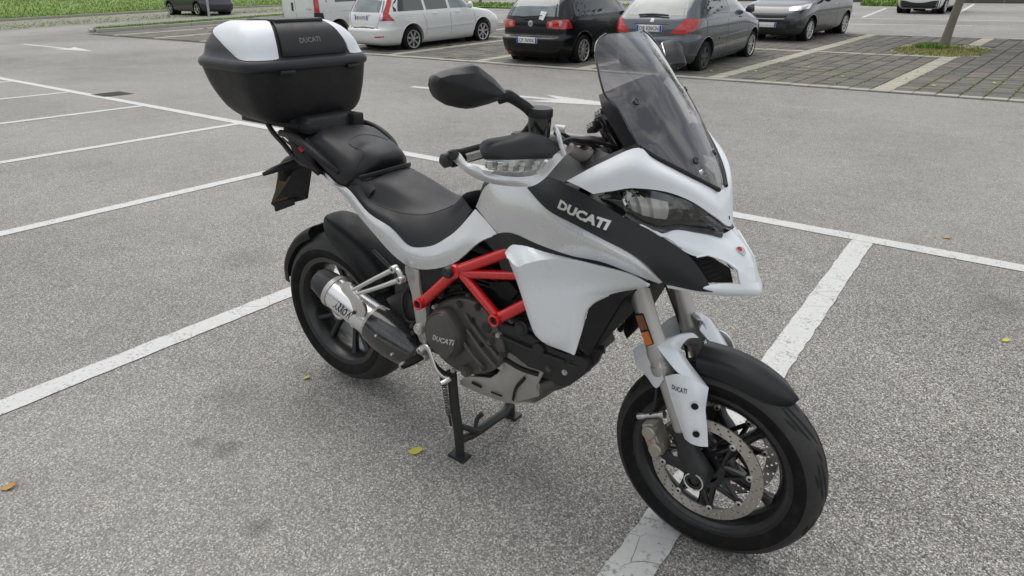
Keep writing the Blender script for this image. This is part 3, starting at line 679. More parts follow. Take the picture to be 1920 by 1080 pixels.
# instrument hood and screen carrier seen through the screen
hood = []
for z_, hw_, back, drop in ((1.12, .15, .03, .02), (1.18, .165, .03, .02), (1.24, .17, .03, .025), (1.295, .16, .032, .03), (1.325, .13, .036, .04)):
    xm = float(np.interp(z_, zc, xc))-back; xe = xm-.085+drop*.4
    hood.append([(xm-(xm-xe)*f*f, -hw_*f, z_-drop*f*f) for f in (1, .8, .5, .25, 0)])
part(shell(loft([sym(r) for r in hood], 3, 3), .005, (1.0, 0, 1.0)), 'instrument_hood', 'black_plastic', ang=50)
dsh = part(box((1.165, 0, 1.185), (.03, .17, .1), Matrix.Rotation(R(-35), 3, 'Y')), 'instrument_display', 'gloss_black', bevel=.006)

# ---------------------------------------------------------------- tank sides, fairings
tp = [[(0.7828, -0.14, 0.9384), (0.8279, -0.15, 1.009), (0.9145, -0.165, 1.047), (1.013, -0.2, 1.048), (1.152, -0.25, 1.009), (1.275, -0.262, 0.9807), (1.358, -0.24, 0.9449), (1.404, -0.202, 0.8841)],
      [(0.8559, -0.18, 0.9213), (0.9095, -0.195, 0.965), (0.9795, -0.212, 0.987), (1.056, -0.234, 0.9842), (1.177, -0.264, 0.9654), (1.281, -0.27, 0.9538), (1.359, -0.249, 0.9266), (1.402, -0.205, 0.8831)],
      [(0.9109, -0.2, 0.8989), (0.9443, -0.21, 0.9134), (1.003, -0.225, 0.9197), (1.072, -0.24, 0.9168), (1.185, -0.256, 0.916), (1.278, -0.261, 0.9218), (1.35, -0.245, 0.9043), (1.397, -0.207, 0.8799)]]
panel(tp, 'tank_panel', 'silver_paint', .005, 5, 5)
rp_ = [[(0.0798, -0.12, 0.932), (0.1472, -0.13, 0.9047), (0.2162, -0.142, 0.9018), (0.3413, -0.162, 0.84), (0.4503, -0.177, 0.8199), (0.5616, -0.192, 0.7798), (0.6216, -0.187, 0.7919), (0.6912, -0.174, 0.8311), (0.735, -0.159, 0.8716), (0.7831, -0.143, 0.9328)],
       [(0.0866, -0.124, 0.9262), (0.1291, -0.134, 0.9026), (0.199, -0.147, 0.8944), (0.3224, -0.169, 0.8344), (0.4112, -0.186, 0.8052), (0.534, -0.204, 0.7574), (0.6099, -0.206, 0.7562), (0.7239, -0.198, 0.8047), (0.7922, -0.188, 0.8669), (0.8507, -0.176, 0.9192)],
       [(0.083, -0.122, 0.9195), (0.1125, -0.132, 0.9033), (0.1777, -0.144, 0.8864), (0.2938, -0.166, 0.8225), (0.3648, -0.182, 0.7926), (0.4997, -0.201, 0.7302), (0.5699, -0.206, 0.7158), (0.7419, -0.206, 0.7705), (0.8504, -0.206, 0.8654), (0.909, -0.2, 0.8969)]]
panel(rp_, 'side_panel', 'silver_paint', .005, 5, 5)
# dark wedge between tank panel and radiator shroud
dw = [[(0.8574, -0.2, 0.8715), (0.9132, -0.203, 0.9018), (0.9748, -0.222, 0.9202), (1.071, -0.238, 0.9145), (1.183, -0.252, 0.9127), (1.276, -0.257, 0.9186), (1.349, -0.241, 0.9011), (1.382, -0.205, 0.8724)],
      [(0.8973, -0.205, 0.8483), (0.942, -0.212, 0.8576), (1.006, -0.228, 0.8925), (1.097, -0.243, 0.9001), (1.193, -0.254, 0.9046), (1.284, -0.254, 0.9058), (1.349, -0.236, 0.8941), (1.378, -0.203, 0.8662)],
      [(0.9307, -0.2, 0.7737), (0.9625, -0.205, 0.7837), (1.02, -0.21, 0.816), (1.095, -0.22, 0.8535), (1.18, -0.23, 0.8705), (1.275, -0.235, 0.8818), (1.346, -0.225, 0.8754), (1.371, -0.2, 0.8578)]]
panel(dw, 'radiator_trim', 'matte_black', .004, 4, 4)
# white radiator shroud, creased
ws = [[(0.9435, -0.214, 0.8554), (0.968, -0.22, 0.8831), (1.008, -0.226, 0.8999), (1.094, -0.238, 0.9022), (1.19, -0.248, 0.906), (1.266, -0.248, 0.9077), (1.326, -0.236, 0.902), (1.361, -0.218, 0.8866), (1.371, -0.201, 0.8666)],
      [(0.9784, -0.246, 0.8581), (1.016, -0.258, 0.8465), (1.053, -0.27, 0.8672), (1.127, -0.288, 0.9026), (1.226, -0.302, 0.9286), (1.294, -0.294, 0.9255), (1.348, -0.274, 0.9149), (1.372, -0.246, 0.8953), (1.38, -0.224, 0.8758)],
      [(0.9961, -0.236, 0.8031), (1.022, -0.247, 0.7979), (1.057, -0.257, 0.806), (1.129, -0.27, 0.8342), (1.204, -0.278, 0.8611), (1.269, -0.27, 0.8712), (1.321, -0.255, 0.8755), (1.356, -0.234, 0.8716), (1.374, -0.214, 0.8686)],
      [(1.022, -0.236, 0.7429), (1.043, -0.246, 0.74), (1.076, -0.256, 0.7486), (1.137, -0.268, 0.774), (1.196, -0.274, 0.8095), (1.224, -0.27, 0.8217), (1.249, -0.256, 0.8235), (1.294, -0.236, 0.8399), (1.348, -0.215, 0.8562)],
      [(1.046, -0.237, 0.6838), (1.067, -0.246, 0.6808), (1.096, -0.255, 0.6918), (1.142, -0.264, 0.7163), (1.184, -0.27, 0.7472), (1.204, -0.268, 0.7646), (1.225, -0.256, 0.7705), (1.232, -0.245, 0.7802), (1.235, -0.236, 0.7941)],
      [(1.067, -0.238, 0.6478), (1.087, -0.245, 0.6437), (1.113, -0.251, 0.6469), (1.142, -0.257, 0.6592), (1.175, -0.262, 0.6755), (1.194, -0.262, 0.6896), (1.208, -0.254, 0.697), (1.216, -0.246, 0.7069), (1.22, -0.24, 0.7352)],
      [(1.082, -0.238, 0.6408), (1.107, -0.241, 0.6337), (1.135, -0.244, 0.6345), (1.157, -0.247, 0.6369), (1.175, -0.249, 0.6374), (1.189, -0.25, 0.6378), (1.198, -0.249, 0.6357), (1.201, -0.246, 0.6417), (1.206, -0.243, 0.6693)]]
panel(ws, 'radiator_shroud', 'white_paint', .005, 4, 4, cr=(1,), ref=(1.05, 0, .75), ang=30)
# radiator
sh_ = .445
def rp(y, z, o=0.): return (1.31-(.83-z)*sh_+o, y, z)
ro_ = [(-.2, .615), (-.2, .83), (.2, .83), (.2, .615), (.1, .66), (0, .69), (-.1, .66)]
rad = part(prism([rp(y, z) for y, z in ro_], (-.03, 0, .012)), 'radiator', 'engine_black', bevel=.003)
fin = G()
for i in range(38):
    z_ = .622+i*.0055; yi = float(np.interp(z_, [.615, .66, .69], [.2, .1, 0])) if z_ < .69 else 0
    for y0, y1 in (((-.196, -yi), (yi, .196)) if yi > .004 else ((-.196, .196),)):
        if y1-y0 > .01: fin.merge(prism([rp(y0, z_, .002), rp(y1, z_, .002), rp(y1, z_+.0024, .002), rp(y0, z_+.0024, .002)], (.003, 0, 0)))
sub(fin, 'radiator_fins', 'black_plastic', rad, smooth=False)
part2(shell(loft([[(1.346, -0.216, 0.8539), (1.292, -0.232, 0.8365), (1.237, -0.234, 0.7969), (1.221, -0.238, 0.7345), (1.207, -0.241, 0.6686)], [rp(-.2, .825), rp(-.201, .8), rp(-.201, .76), rp(-.201, .69), rp(-.201, .618)]], 4, 3), .003, (1.3, -.5, .7)), 'radiator_duct', 'black_plastic')
if 0: part2(prism([(1.228, -0.2, 0.7966), (1.331, -0.19, 0.8376), (1.339, -0.19, 0.8179), (1.33, -0.195, 0.7804), (1.223, -0.2, 0.6702), (1.191, -0.205, 0.6424), (1.201, -0.21, 0.7089)], (0, .03, 0)), 'radiator_cowl', 'black_plastic', bevel=.003)

# ---------------------------------------------------------------- seats
rs = [[(0.211, -0.138, 0.8982), (0.2723, -0.128, 0.9191), (.262, -.07, .945), (.258, 0, .955)],
      [(0.3364, -0.158, 0.8361), (0.311, -0.13, 0.8782), (.345, -.08, .93), (.345, 0, .938)],
      [(0.4457, -0.173, 0.816), (0.4078, -0.132, 0.8596), (.45, -.078, .9), (.45, 0, .906)],
      [(0.5574, -0.188, 0.7759), (0.4938, -0.128, 0.8587), (.56, -.075, .867), (.56, 0, .872)],
      [(0.6291, -0.183, 0.7923), (0.5523, -0.115, 0.8648), (.62, -.068, .868), (.62, 0, .872)],
      [(0.6876, -0.17, 0.8292), (0.5966, -0.1, 0.88), (.67, -.05, .882), (.67, 0, .884)],
      [(0.7311, -0.152, 0.8706), (0.6469, -0.085, 0.9065), (.72, -.045, .925), (.72, 0, .93)],
      [(0.7595, -0.132, 0.9207), (0.6746, -0.07, 0.9403), (.753, -.04, .968), (.75, 0, .975)]]
def seatrow(r):  # a firm edge roll at the seam
    e, s_, q_, c_ = map(arr, r); return [tuple(e), tuple(e*.5+s_*.5+arr((0, -.01, .004))), tuple(s_), tuple(s_*.55+q_*.45+arr((0, 0, .004))), tuple(q_), tuple(c_)]
SGR = loft([sym(seatrow(r)) for r in rs], 4, 5)
seat = part(shell(SGR, .01, (.5, 0, .6)), 'rider_seat', 'seat_vinyl', ang=50)
def on_seat(o, pts):
    t_ = BVHTree.FromPolygons([v.co.copy() for v in o.data.vertices], [tuple(f.vertices) for f in o.data.polygons]); r_ = []
    for q_ in interp(arr(pts), 0, 5):
        h_ = t_.find_nearest(Vector(q_)); r_.append(tuple(h_[0]))
    return r_
seam = [arr(r[1])+arr((0, -.0012, .0012)) for r in rs[:-1]]
for s_ in (1, -1): sub(tube(on_seat(seat, [(p[0], p[1]*s_, p[2]) for p in seam]), .0017, 6, 1), 'seat_seam', 'seat_vinyl_side', seat)
ps = [[(-0.0253, -0.105, 1.021), (-0.003, -0.1, 1.046), (-.03, -.05, 1.056), (-.04, 0, 1.06)],
      [(0.0194, -0.13, 1.009), (0.0701, -0.115, 1.055), (.03, -.055, 1.062), (.02, 0, 1.068)],
      [(0.0691, -0.138, 0.9718), (0.1437, -0.122, 1.025), (.11, -.06, 1.05), (.105, 0, 1.056)],
      [(0.1308, -0.14, 0.9363), (0.2085, -0.124, 0.9889), (.185, -.06, 1.03), (.185, 0, 1.036)],
      [(0.183, -0.14, 0.9146), (0.2447, -0.12, 0.957), (.25, -.065, 1.018), (.258, 0, 1.024)],
      [(0.205, -0.132, 0.9052), (0.2487, -0.11, 0.9335), (.292, -.06, .984), (.302, 0, .99)],
      [(0.1981, -0.12, 0.8976), (0.2525, -0.1, 0.9264), (.275, -.05, .945), (.278, 0, .948)]]
seat2 = part(shell(loft([sym(seatrow(r)) for r in ps], 4, 5), .01, (.15, 0, .85)), 'passenger_seat', 'seat_vinyl', ang=50)
sub(tube(on_seat(seat2, [(0.238, -0.121, 0.9397), (0.2537, -0.117, 0.9886), (0.2583, -0.1, 1.027), (.155, -.06, 1.045), (.14, 0, 1.05), (.155, .06, 1.045), (.2, .105, 1.02), (.25, .121, .995)]), .0017, 6, 1), 'seat_seam', 'seat_vinyl_side', seat2)
part(tube([(.262, -.12, .938), (.3, -.07, .95), (.305, 0, .953), (.3, .07, .95), (.262, .12, .938)], .007, 8, 5, flat=(1.2, .6)), 'seat_hinge_trim', 'black_plastic')
# tail: subframe cover, grab handles, rack
tl = [[(-.22, -.05, 1.0), (-.22, -.02, 1.03), (-.22, 0, 1.03)], [(-.1, -.1, 1.0), (-.1, -.08, 1.04), (-.1, 0, 1.05)], [(.05, -.125, .96), (.04, -.11, 1.02), (.04, 0, 1.03)], [(.2, -.13, .89), (.2, -.12, .95), (.2, 0, .97)], [(.3, -.135, .85), (.32, -.125, .9), (.32, 0, .92)]]
part(shell(loft([sym(r) for r in tl], 3, 4), .006, (.1, 0, .8)), 'tail_cover', 'black_plastic', ang=50)
part(shell(loft([sym([(x, -w_, z+.02), (x, -w_*.7, z), (x, 0, z)]) for x, w_, z in ((-.25, .05, .98), (-.1, .09, .95), (.08, .11, .88), (.25, .12, .8), (.4, .12, .74))], 3, 4), .005, (.1, 0, 1.1)), 'tail_underside', 'black_plastic', ang=50)
gh = [[(-0.1007, -0.14, 1.061), (-0.0808, -0.12, 1.066)], [(-0.0662, -0.15, 1.031), (-0.0401, -0.128, 1.036)], [(-0.0358, -0.155, 0.9868), (0.019, -0.13, 0.9916)], [(0.0147, -0.155, 0.9559), (0.048, -0.13, 0.9597)], [(0.0713, -0.145, 0.9205), (0.0844, -0.128, 0.9343)]]
gh = [[a, tuple(arr(a)*.5+arr(b)*.5+arr((0, -.012, .006))), b] for a, b in gh]
panel(gh, 'grab_handle', 'black_plastic', .012, 4, 4, ref=(.1, 0, .95))
part2(tube([(-.13, -.13, 1.045), (-.02, -.165, 1.05), (.07, -.172, 1.025), (.14, -.165, .985), (.18, -.14, .95)], [.012, .013, .013, .012, .01], 10, 5), 'grab_rail', 'black_plastic')
part2(prism([(-0.0131, -0.15, 1.012), (0.0081, -0.15, 0.9993), (-0.0053, -0.15, 0.9919)], (0, .01, 0)), 'tail_light', 'brake_red')
rk = G(); rk.merge(box((-.2, 0, 1.075), (.34, .26, .022))); rk.merge(box((-.02, -.1, 1.07), (.1, .05, .03))); rk.merge(box((-.02, .1, 1.075), (.1, .05, .05)))
part(rk, 'luggage_rack', 'black_plastic', bevel=.005)
part2(tube([(-0.2046, -0.13, 1.069), (-0.1793, -0.13, 1.041), (-0.1372, -0.125, 1.007), (-0.0961, -0.12, 0.9685), (.08, -.11, .92)], .0095, 8, 5), 'rack_strut', 'engine_black')
part2(prism([(-0.1108, -0.13, 1.091), (-0.0683, -0.12, 1.096), (-0.0312, -0.12, 1.072), (-0.0488, -0.125, 1.042), (-0.0848, -0.13, 1.056)], (0, .02, 0)), 'rack_bracket', 'black_plastic', bevel=.003)
part(skin(interp(arr([[(x, y_, z+dz) for y_, dz in ((-w_, -.012), (-w_*.8, .012), (w_*.8, .012), (w_, -.012))] for x, w_, z in ((.01, .115, 1.066), (.0, .12, 1.085), (-.08, .12, 1.09))]), 0, 3), True, True), 'rack_nose', 'black_plastic', ang=40)
# number plate carrier, indicators
pl = part(prism([(-0.2617, -0.05, 0.8871), (-0.1098, -0.02, 0.9281), (-0.2014, 0, 0.7566), (-0.2313, -0.01, 0.7448), (-0.3223, -0.075, 0.7173), (-0.3293, -0.085, 0.7319)], (-.012, .004, -.004)), 'plate_carrier', 'black_plastic', bevel=.002)
sub(prism([(-0.2857, -0.07, 0.8407), (-0.2253, -0.05, 0.8545), (-0.2732, -0.05, 0.7469), (-0.3223, -0.082, 0.7347)], (.0012, -.0004, .0006)), 'plate_back', 'grease', pl)
sub(prism([(-0.1811, -0.025, 0.8604), (-0.1453, -0.015, 0.8765), (-0.2057, -0.005, 0.7702), (-0.2274, -0.015, 0.7643)], (.0012, -.0004, .0006)), 'plate_back', 'grease', pl)
sub(prism([(-0.3138, -0.08, 0.738), (-0.2328, -0.04, 0.7583), (-0.2382, -0.04, 0.7331), (-0.3199, -0.075, 0.6976)], (-.008, 0, 0)), 'plate_tab', 'black_plastic', pl)
part(tube([(-.02, -.03, .95), (-.12, -.03, .93), (-.24, -.03, .89), (-.27, -.03, .84)], [.03, .035, .045, .04], 12, 4, flat=(.7, 1.2)), 'plate_arm', 'black_plastic')
bl_ = tube([(-0.1374, -0.03, 0.9322), (-0.1606, -0.08, 0.9201), (-0.189, -0.14, 0.9033), (-0.2152, -0.175, 0.8882)], [.017, .016, .015, .009], 10, 5, flat=(.8, 1.2))
part2(bl_, 'rear_indicator', 'black_plastic')

# ---------------------------------------------------------------- top case
def ring(x0, x1, hwf, hwr, z, dz=0, n=64, p=6.0):
    out_ = []
    for i in range(n):
        a = 2*math.pi*i/n; ca, sa = math.cos(a), math.sin(a)
        m = max(abs(ca), abs(sa)); ca, sa = ca/m, sa/m; k_ = (abs(ca)**p+abs(sa)**p)**(-1/p); ca, sa = ca*k_, sa*k_; t = (ca+1)/2
        out_.append((x0+(x1-x0)*t, sa*(hwr+(hwf-hwr)*t), z+dz*t))
    return out_
CX = -.005
bot = [ring(-.31, -.1, .16, .12, 1.083), ring(-.34, -.082, .195, .15, 1.088), ring(-.385, -.066, .228, .18, 1.115), ring(-.43, -.055, .248, .2, 1.165), ring(-.46, -.047, .258, .212, 1.215), ring(-.474, -.042, .264, .22, 1.262)]
case = part(skin(interp(arr(bot), 0, 3), True, True), 'top_case', 'black_plastic', ang=60)
case['label'] = 'black top box with white lid panels'
lidr = [ring(-.474+i_, -.04-i_, .266-i_*.85, .222-i_*.8, z_, p=pp) for z_, i_, pp in ((1.262, 0, 5.5), (1.267, -.007, 5.5), (1.289, -.009, 5.5), (1.297, -.002, 5.5), (1.301, .005, 5.5), (1.345, .022, 5), (1.384, .05, 4.4), (1.41, .098, 3.8), (1.42, .17, 3))]
LID = interp(arr(lidr), 0, 4)
lid = sub(skin(LID, True, True), 'lid', 'case_grey', case, ang=60)
# side panels of the lid: patches of the lid surface, raised
LN = normals(np.concatenate([LID, LID[:, :1]], 1))[:, :-1]; LN = LN if ((LID-arr((-.27, 0, 1.25)))*LN).sum() > 0 else -LN
nz, na = LID.shape[:2]
def lid_at(t, a):
    t = min(max(t, 0), nz-1.001); a = a % na; i, j = int(t), int(a); f, g_ = t-i, a-j; j2 = (j+1) % na
    B = lambda A: (A[i, j]*(1-f)*(1-g_)+A[i+1, j]*f*(1-g_)+A[i, j2]*(1-f)*g_+A[i+1, j2]*f*g_)
    return B(LID), B(LN)
def lid_patch(cols, off, th, name, mat, parent):
    """cols: (angle index, low t, high t)"""
    C = arr(cols); Q = interp(np.concatenate([C, np.zeros((len(C), 0))], 1), 0, 4); rows = []
    for s_ in np.linspace(0, 1, 12):
        row = []
        for a, l, h in Q:
            p, n2 = lid_at(l+(h-l)*s_, a); row.append(p+n2*off*min(1, 3.5*math.sin(math.pi*min(max(s_, .04), .96))))
        rows.append(row)
    return sub(shell(arr(rows), th, (-.27, 0, 1.2)), name, mat, parent, ang=50)
# index 0 = +x (front), na/4 = +y, na/2 = rear, 3na/4 = right
wp = [(58.5, 16.3, 30.6), (57.2, 15.6, 30.6), (56, 15.5, 30.4), (54.6, 15.8, 30.2), (51, 18.4, 30), (47, 20.9, 30), (43.2, 23, 29.4), (41.4, 24.1, 29), (40, 25, 28.6), (38.2, 26, 28.2)]
lid_patch(wp, .004, .006, 'lid_panel', 'white_satin', case)
lid_patch([(na-a, l, h) for a, l, h in wp], .004, .006, 'lid_panel', 'white_satin', case)
pad = lid_patch([(58.9, 16.8, 30), (60, 16.6, 30.5), (62, 16.6, 31), (64, 16.6, 31), (66, 16.6, 31), (68, 16.6, 30.5), (69.1, 16.8, 30)], .012, .014, 'lid_pad', 'matte_black', case)
sub(box((-.2, 0, 1.4175), (.17, .2, .014)), 'lid_pad_top', 'matte_black', case, bevel=.005)
decal('case_lettering', 'DUCATI', (-0.03, -0.0597, 1.348), (-0.03, 0.0292, 1.35), (-0.03, -0.057, 1.365), 'letter_grey', case, pad, d=(-1, 0, 0), bold=.025)
for y_ in (-.14, .15):
    sub(box((-.03, y_, 1.26), (.014, .06, .013)), 'case_latch', 'matte_black', case, bevel=.004)
if 0: sub(prism([(-.05, .19, 1.13), (-.05, .235, 1.13), (-.055, .225, 1.105), (-.055, .2, 1.105)], (.02, 0, 0)), 'case_hinge', 'engine_black', case, bevel=.003)

# ---------------------------------------------------------------- exhaust
ax0, ax1 = arr((0.0935, -0.195, 0.5392)), arr((0.5169, -0.185, 0.3931))
AX = (ax1-ax0); LX = np.linalg.norm(AX); AXn = AX/LX
def can(prof, n=36, sx=1): return lathe(prof, ax0, AXn, n, sx=sx)
muf = part(can([(.05, .055), (.058, .062), (.06, .07), (.062, LX*.6), (.062, LX*.63)]), 'muffler', 'muffler_alu', ang=40)
sub(can([(.0595, .06), (.063, .061), (.063, .078), (.0605, .079)]), 'muffler_band', 'alu_dull', muf); sub(can([(.062, LX*.595), (.065, LX*.597), (.065, LX*.625), (.062, LX*.627)]), 'muffler_band', 'alu_dull', muf)
sub(can([(.022, .04), (.028, .0), (.04, -.02), (.047, -.012), (.055, .03), (.058, .06)]), 'muffler_end_cap', 'engine_black', muf, ang=40)
sub(can([(.06, LX*.62), (.071, LX*.63), (.077, LX*.72), (.077, LX*.84), (.068, LX*.97), (.05, LX*1.07), (.0, LX*1.07)]), 'heat_shield', 'carbon', muf, ang=40)
for P in ((0.4326, -0.262, 0.4512), (0.5042, -0.262, 0.4035)):
    sub(lathe([(0, -.004), (.004, -.003), (.005, 0), (.005, .012)], P, (0, 1, 0), 12), 'heat_shield_bolt', 'alu', muf)
br = G()
br.merge(tube([(0.3307, -0.258, 0.5902), (0.4345, -0.25, 0.6556), (0.5202, -0.235, 0.7077)], [.007, .0075, .009], 10, 3)); br.merge(tube([(0.3453, -0.258, 0.5803), (0.4622, -0.25, 0.6364), (0.5484, -0.235, 0.68)], [.007, .0075, .009], 10, 3))
br.merge(tube([(0.5204, -0.235, 0.7096), (0.5414, -0.235, 0.7057), (0.5508, -0.235, 0.6806)], .0085, 8, 3))
for P in ((0.5229, -0.235, 0.7102), (0.5508, -0.235, 0.6806)): br.merge(lathe([(.005, -.013), (.0115, -.013), (.0125, -.009), (.0125, .008)], P, (0, 1, 0), 16))
brk = part(br, 'muffler_hanger', 'alu')
cl_ = [[(0.2619, -0.252, 0.5955), (0.3107, -0.256, 0.6157), (0.352, -0.258, 0.5901)], [(0.2792, -0.262, 0.5776), (0.3343, -0.266, 0.5882), (0.3819, -0.264, 0.5672)], [(0.3215, -0.266, 0.5568), (0.364, -0.268, 0.5577), (0.3962, -0.264, 0.5376)], [(0.3413, -0.268, 0.5109), (0.3619, -0.268, 0.5049), (0.3842, -0.264, 0.5059)]]
sub(shell(loft(cl_, 4, 4), .012, (.3, 0, .5)), 'muffler_clamp', 'alu', muf, ang=45)
sub(lathe([(0, -.006), (.0055, -.005), (.007, 0), (.007, .01)], (0.3445, -0.27, 0.5167), (0, 1, 0), 12), 'clamp_bolt', 'engine_black', muf)
decal('muffler_lettering', 'ARROW', (0.2091, -0.26, 0.4915), (0.2884, -0.262, 0.4595), (0.2316, -0.26, 0.5229), 'letter_black', muf, muf, bold=.03)
spk = [(0.3207, -0.3, 0.6068), (0.3457, -0.3, 0.5961), (0.3515, -0.3, 0.5821), (0.3692, -0.3, 0.5773), (0.3668, -0.3, 0.5609), (0.3848, -0.3, 0.5583), (0.3775, -0.3, 0.5444), (0.3588, -0.3, 0.5428), (0.3585, -0.3, 0.5585), (0.34, -0.3, 0.5591), (0.3422, -0.3, 0.5736), (0.3242, -0.3, 0.5783)]
part(tube([(0.5116, -0.185, 0.3913), (.56, -.15, .42), (.66, -.12, .4), (.8, -.1, .36), (.95, -.06, .34)], .032, 14, 5), 'exhaust_pipe', 'engine_black')

# ---------------------------------------------------------------- frame, engine
Y = -.2
fr = G()
A_, B_, C_, D_, E_, F_ = (0.7569, -0.2, 0.7515), (0.9587, -0.2, 0.8609), (0.6192, -0.215, 0.6139), (0.9221, -0.215, 0.6487), (1.084, -0.2, 0.7693), (1.013, -0.2, 0.7998)
for a, b, r in ((C_, A_, .017), (A_, B_, .017), ((0.776, -0.203, 0.747), F_, .014), ((0.78, -0.203, 0.7446), D_, .015), (D_, E_, .017), (B_, (1.11, -0.17, 0.9311), .0185)):
    fr.merge(bar(a, b, r, 16))
for P in (C_, D_): fr.merge(lathe([(.0125, -.004), (.0125, -.026), (.0155, -.028), (.0188, -.026), (.0188, .01)], P, (0, 1, 0), 20))
fr.merge(lathe([(0, -.021), (.02, -.019), (.0225, -.01), (.0225, .02)], A_, (0, 1, 0), 18))
part2(fr, 'trellis_frame', 'frame_red', ang=40)
part2(lathe([(0, -.02), (.0125, -.02)], C_, (0, 1, 0), 16), 'frame_tube_end', 'dark_void'); part2(lathe([(0, -.02), (.0125, -.02)], D_, (0, 1, 0), 16), 'frame_tube_end', 'dark_void')
part2(lathe([(0, -.03), (.016, -.03), (.018, -.026), (.018, .01)], (0.74, -0.205, 0.749), (0, 1, 0), 16), 'frame_bolt_cap', 'engine_black')
# engine core, cylinders
ec = G(); ec.merge(prism([(.58, -.095, .56), (.64, -.095, .66), (.8, -.095, .7), (.95, -.095, .66), (1.02, -.095, .52), (.98, -.095, .4), (.86, -.095, .34), (.7, -.095, .36), (.6, -.095, .45)], (0, .19, 0)))
part(ec, 'crankcase', 'engine_black', bevel=.02)
part(box((.93, 0, .76), (.25, .24, .2), Matrix.Rotation(R(25), 3, 'Y')), 'airbox', 'engine_black', bevel=.02)
part(box((.7, 0, .7), (.2, .2, .16)), 'rear_cylinder', 'engine_black', bevel=.02)
part2(prism([(0.8343, -0.16, 0.7194), (0.914, -0.16, 0.7437), (0.9524, -0.16, 0.7184), (0.9237, -0.16, 0.6795), (0.8862, -0.16, 0.6794)], (0, .02, 0)), 'battery_cover', 'black_plastic', bevel=.004)
cv = smooth_outline([(0.6112, -0.195, 0.5388), (0.6429, -0.195, 0.5942), (0.7198, -0.195, 0.6459), (0.812, -0.195, 0.6611), (0.8667, -0.195, 0.6345), (0.9062, -0.195, 0.5788), (0.9221, -0.19, 0.5236), (0.8909, -0.19, 0.4527), (0.8156, -0.19, 0.4018), (0.7552, -0.19, 0.3834), (0.7029, -0.19, 0.3885), (0.6415, -0.195, 0.4259)], 3)
cover = part(prism(cv, (0, .06, 0)), 'engine_cover', 'engine_bronze', bevel=.012, seg=3)
CC = arr((0.7186, -0.222, 0.5414))
oc = smooth_outline([(0.6381, -0.215, 0.5552), (0.6752, -0.215, 0.5984), (0.7205, -0.215, 0.6136), (0.7499, -0.215, 0.5893), (0.7742, -0.215, 0.5506), (0.7675, -0.215, 0.4918), (0.73, -0.215, 0.4479), (0.6847, -0.215, 0.4519), (0.6404, -0.215, 0.4862)], 3)
rows_ = [[tuple(CC+(arr(p)-CC)*k_+arr((0, d_, 0))) for p in oc] for k_, d_ in ((1.04, .035), (1.04, .0), (1., -.01), (.93, -.018), (.9, -.016), (.86, -.021), (.3, -.025), (.02, -.025))]
cl = part(skin(arr(rows_), True, True), 'clutch_cover', 'engine_bronze', ang=22)
decal('cover_lettering', 'DUCATI', (0.6787, -0.247, 0.5109), (0.7612, -0.247, 0.5137), (0.6869, -0.247, 0.5317), 'letter_silver', cl, cl, bold=.03)
for P, r in (((0.778, -0.2, 0.4087), .019), ((0.7563, -0.2, 0.6382), .012), ((0.8794, -0.2, 0.5505), .011), ((0.8438, -0.197, 0.4429), .011), ((0.9165, -0.196, 0.5097), .01), ((0.826, -0.2, 0.6476), .011)):
    part(lathe([(0, -.012), (r*.55, -.012), (r*.6, -.007), (r*.95, -.008), (r, -.003), (r, .012)], P, (0, 1, 0), 18), 'engine_cap' if r > .015 else 'engine_bolt', 'engine_bronze')
for a, b in (((0.7809, -0.2, 0.6109), (0.9078, -0.198, 0.5002)), ((0.7877, -0.2, 0.5614), (0.8972, -0.198, 0.4627)), ((0.7687, -0.2, 0.514), (0.8447, -0.198, 0.4475))):
    part(tube([a, tuple(arr(a)*.5+arr(b)*.5+arr((0, -.005, 0))), b], .006, 8, 4), 'engine_rib', 'engine_bronze')
bc = smooth_outline([(0.8333, -0.185, 0.5951), (0.8887, -0.185, 0.6068), (0.952, -0.185, 0.6175), (0.996, -0.185, 0.6139), (1.043, -0.185, 0.5978), (1.127, -0.18, 0.584), (1.179, -0.175, 0.5878), (1.199, -0.165, 0.5659), (1.174, -0.16, 0.5127), (1.087, -0.16, 0.4468), (1.058, -0.17, 0.489), (1, -0.175, 0.4887), (0.9605, -0.18, 0.5101), (0.8879, -0.185, 0.5319), (0.8383, -0.185, 0.5377)], 2)
part(prism(bc, (0, .08, 0)), 'belt_cover', 'engine_black', bevel=.008)
for P, r in (((0.8615, -0.192, 0.5886), .018), ((0.9876, -0.192, 0.6282), .024), ((0.9905, -0.196, 0.6307), .015), ((1.047, -0.19, 0.5751), .02)):
    part(lathe([(0, -.009), (r*.8, -.009), (r, -.004), (r, .01)], P, (0, 1, 0), 20), 'belt_cover_boss', 'engine_black')
part(tube([(0.8837, -0.192, 0.5757), (0.9533, -0.192, 0.5713), (1.03, -0.192, 0.5667), (1.131, -0.18, 0.5596)], .006, 8, 3), 'belt_cover_rib', 'engine_black')
lr = G(); lr.merge(box((1.085, 0, .525), (.07, .24, .1), Matrix.Rotation(R(-30), 3, 'Y'))); lr.merge(box((1.03, 0, .47), (.1, .24, .08)))
part(lr, 'oil_cooler', 'engine_black', bevel=.01)
for i in range(5): part(tube([(1.08+.009*i, -.125, .475+.018*i), (1.08+.009*i, .125, .475+.018*i)], .004, 6, 1), 'oil_cooler_fin', 'black_plastic')
part2(tube([(1.133, -0.145, 0.522), (1.172, -0.15, 0.5769), (1.201, -0.15, 0.6074), (1.232, -0.14, 0.615)], [.01, .009, .008, .012], 8, 3), 'crash_bung', 'black_plastic')
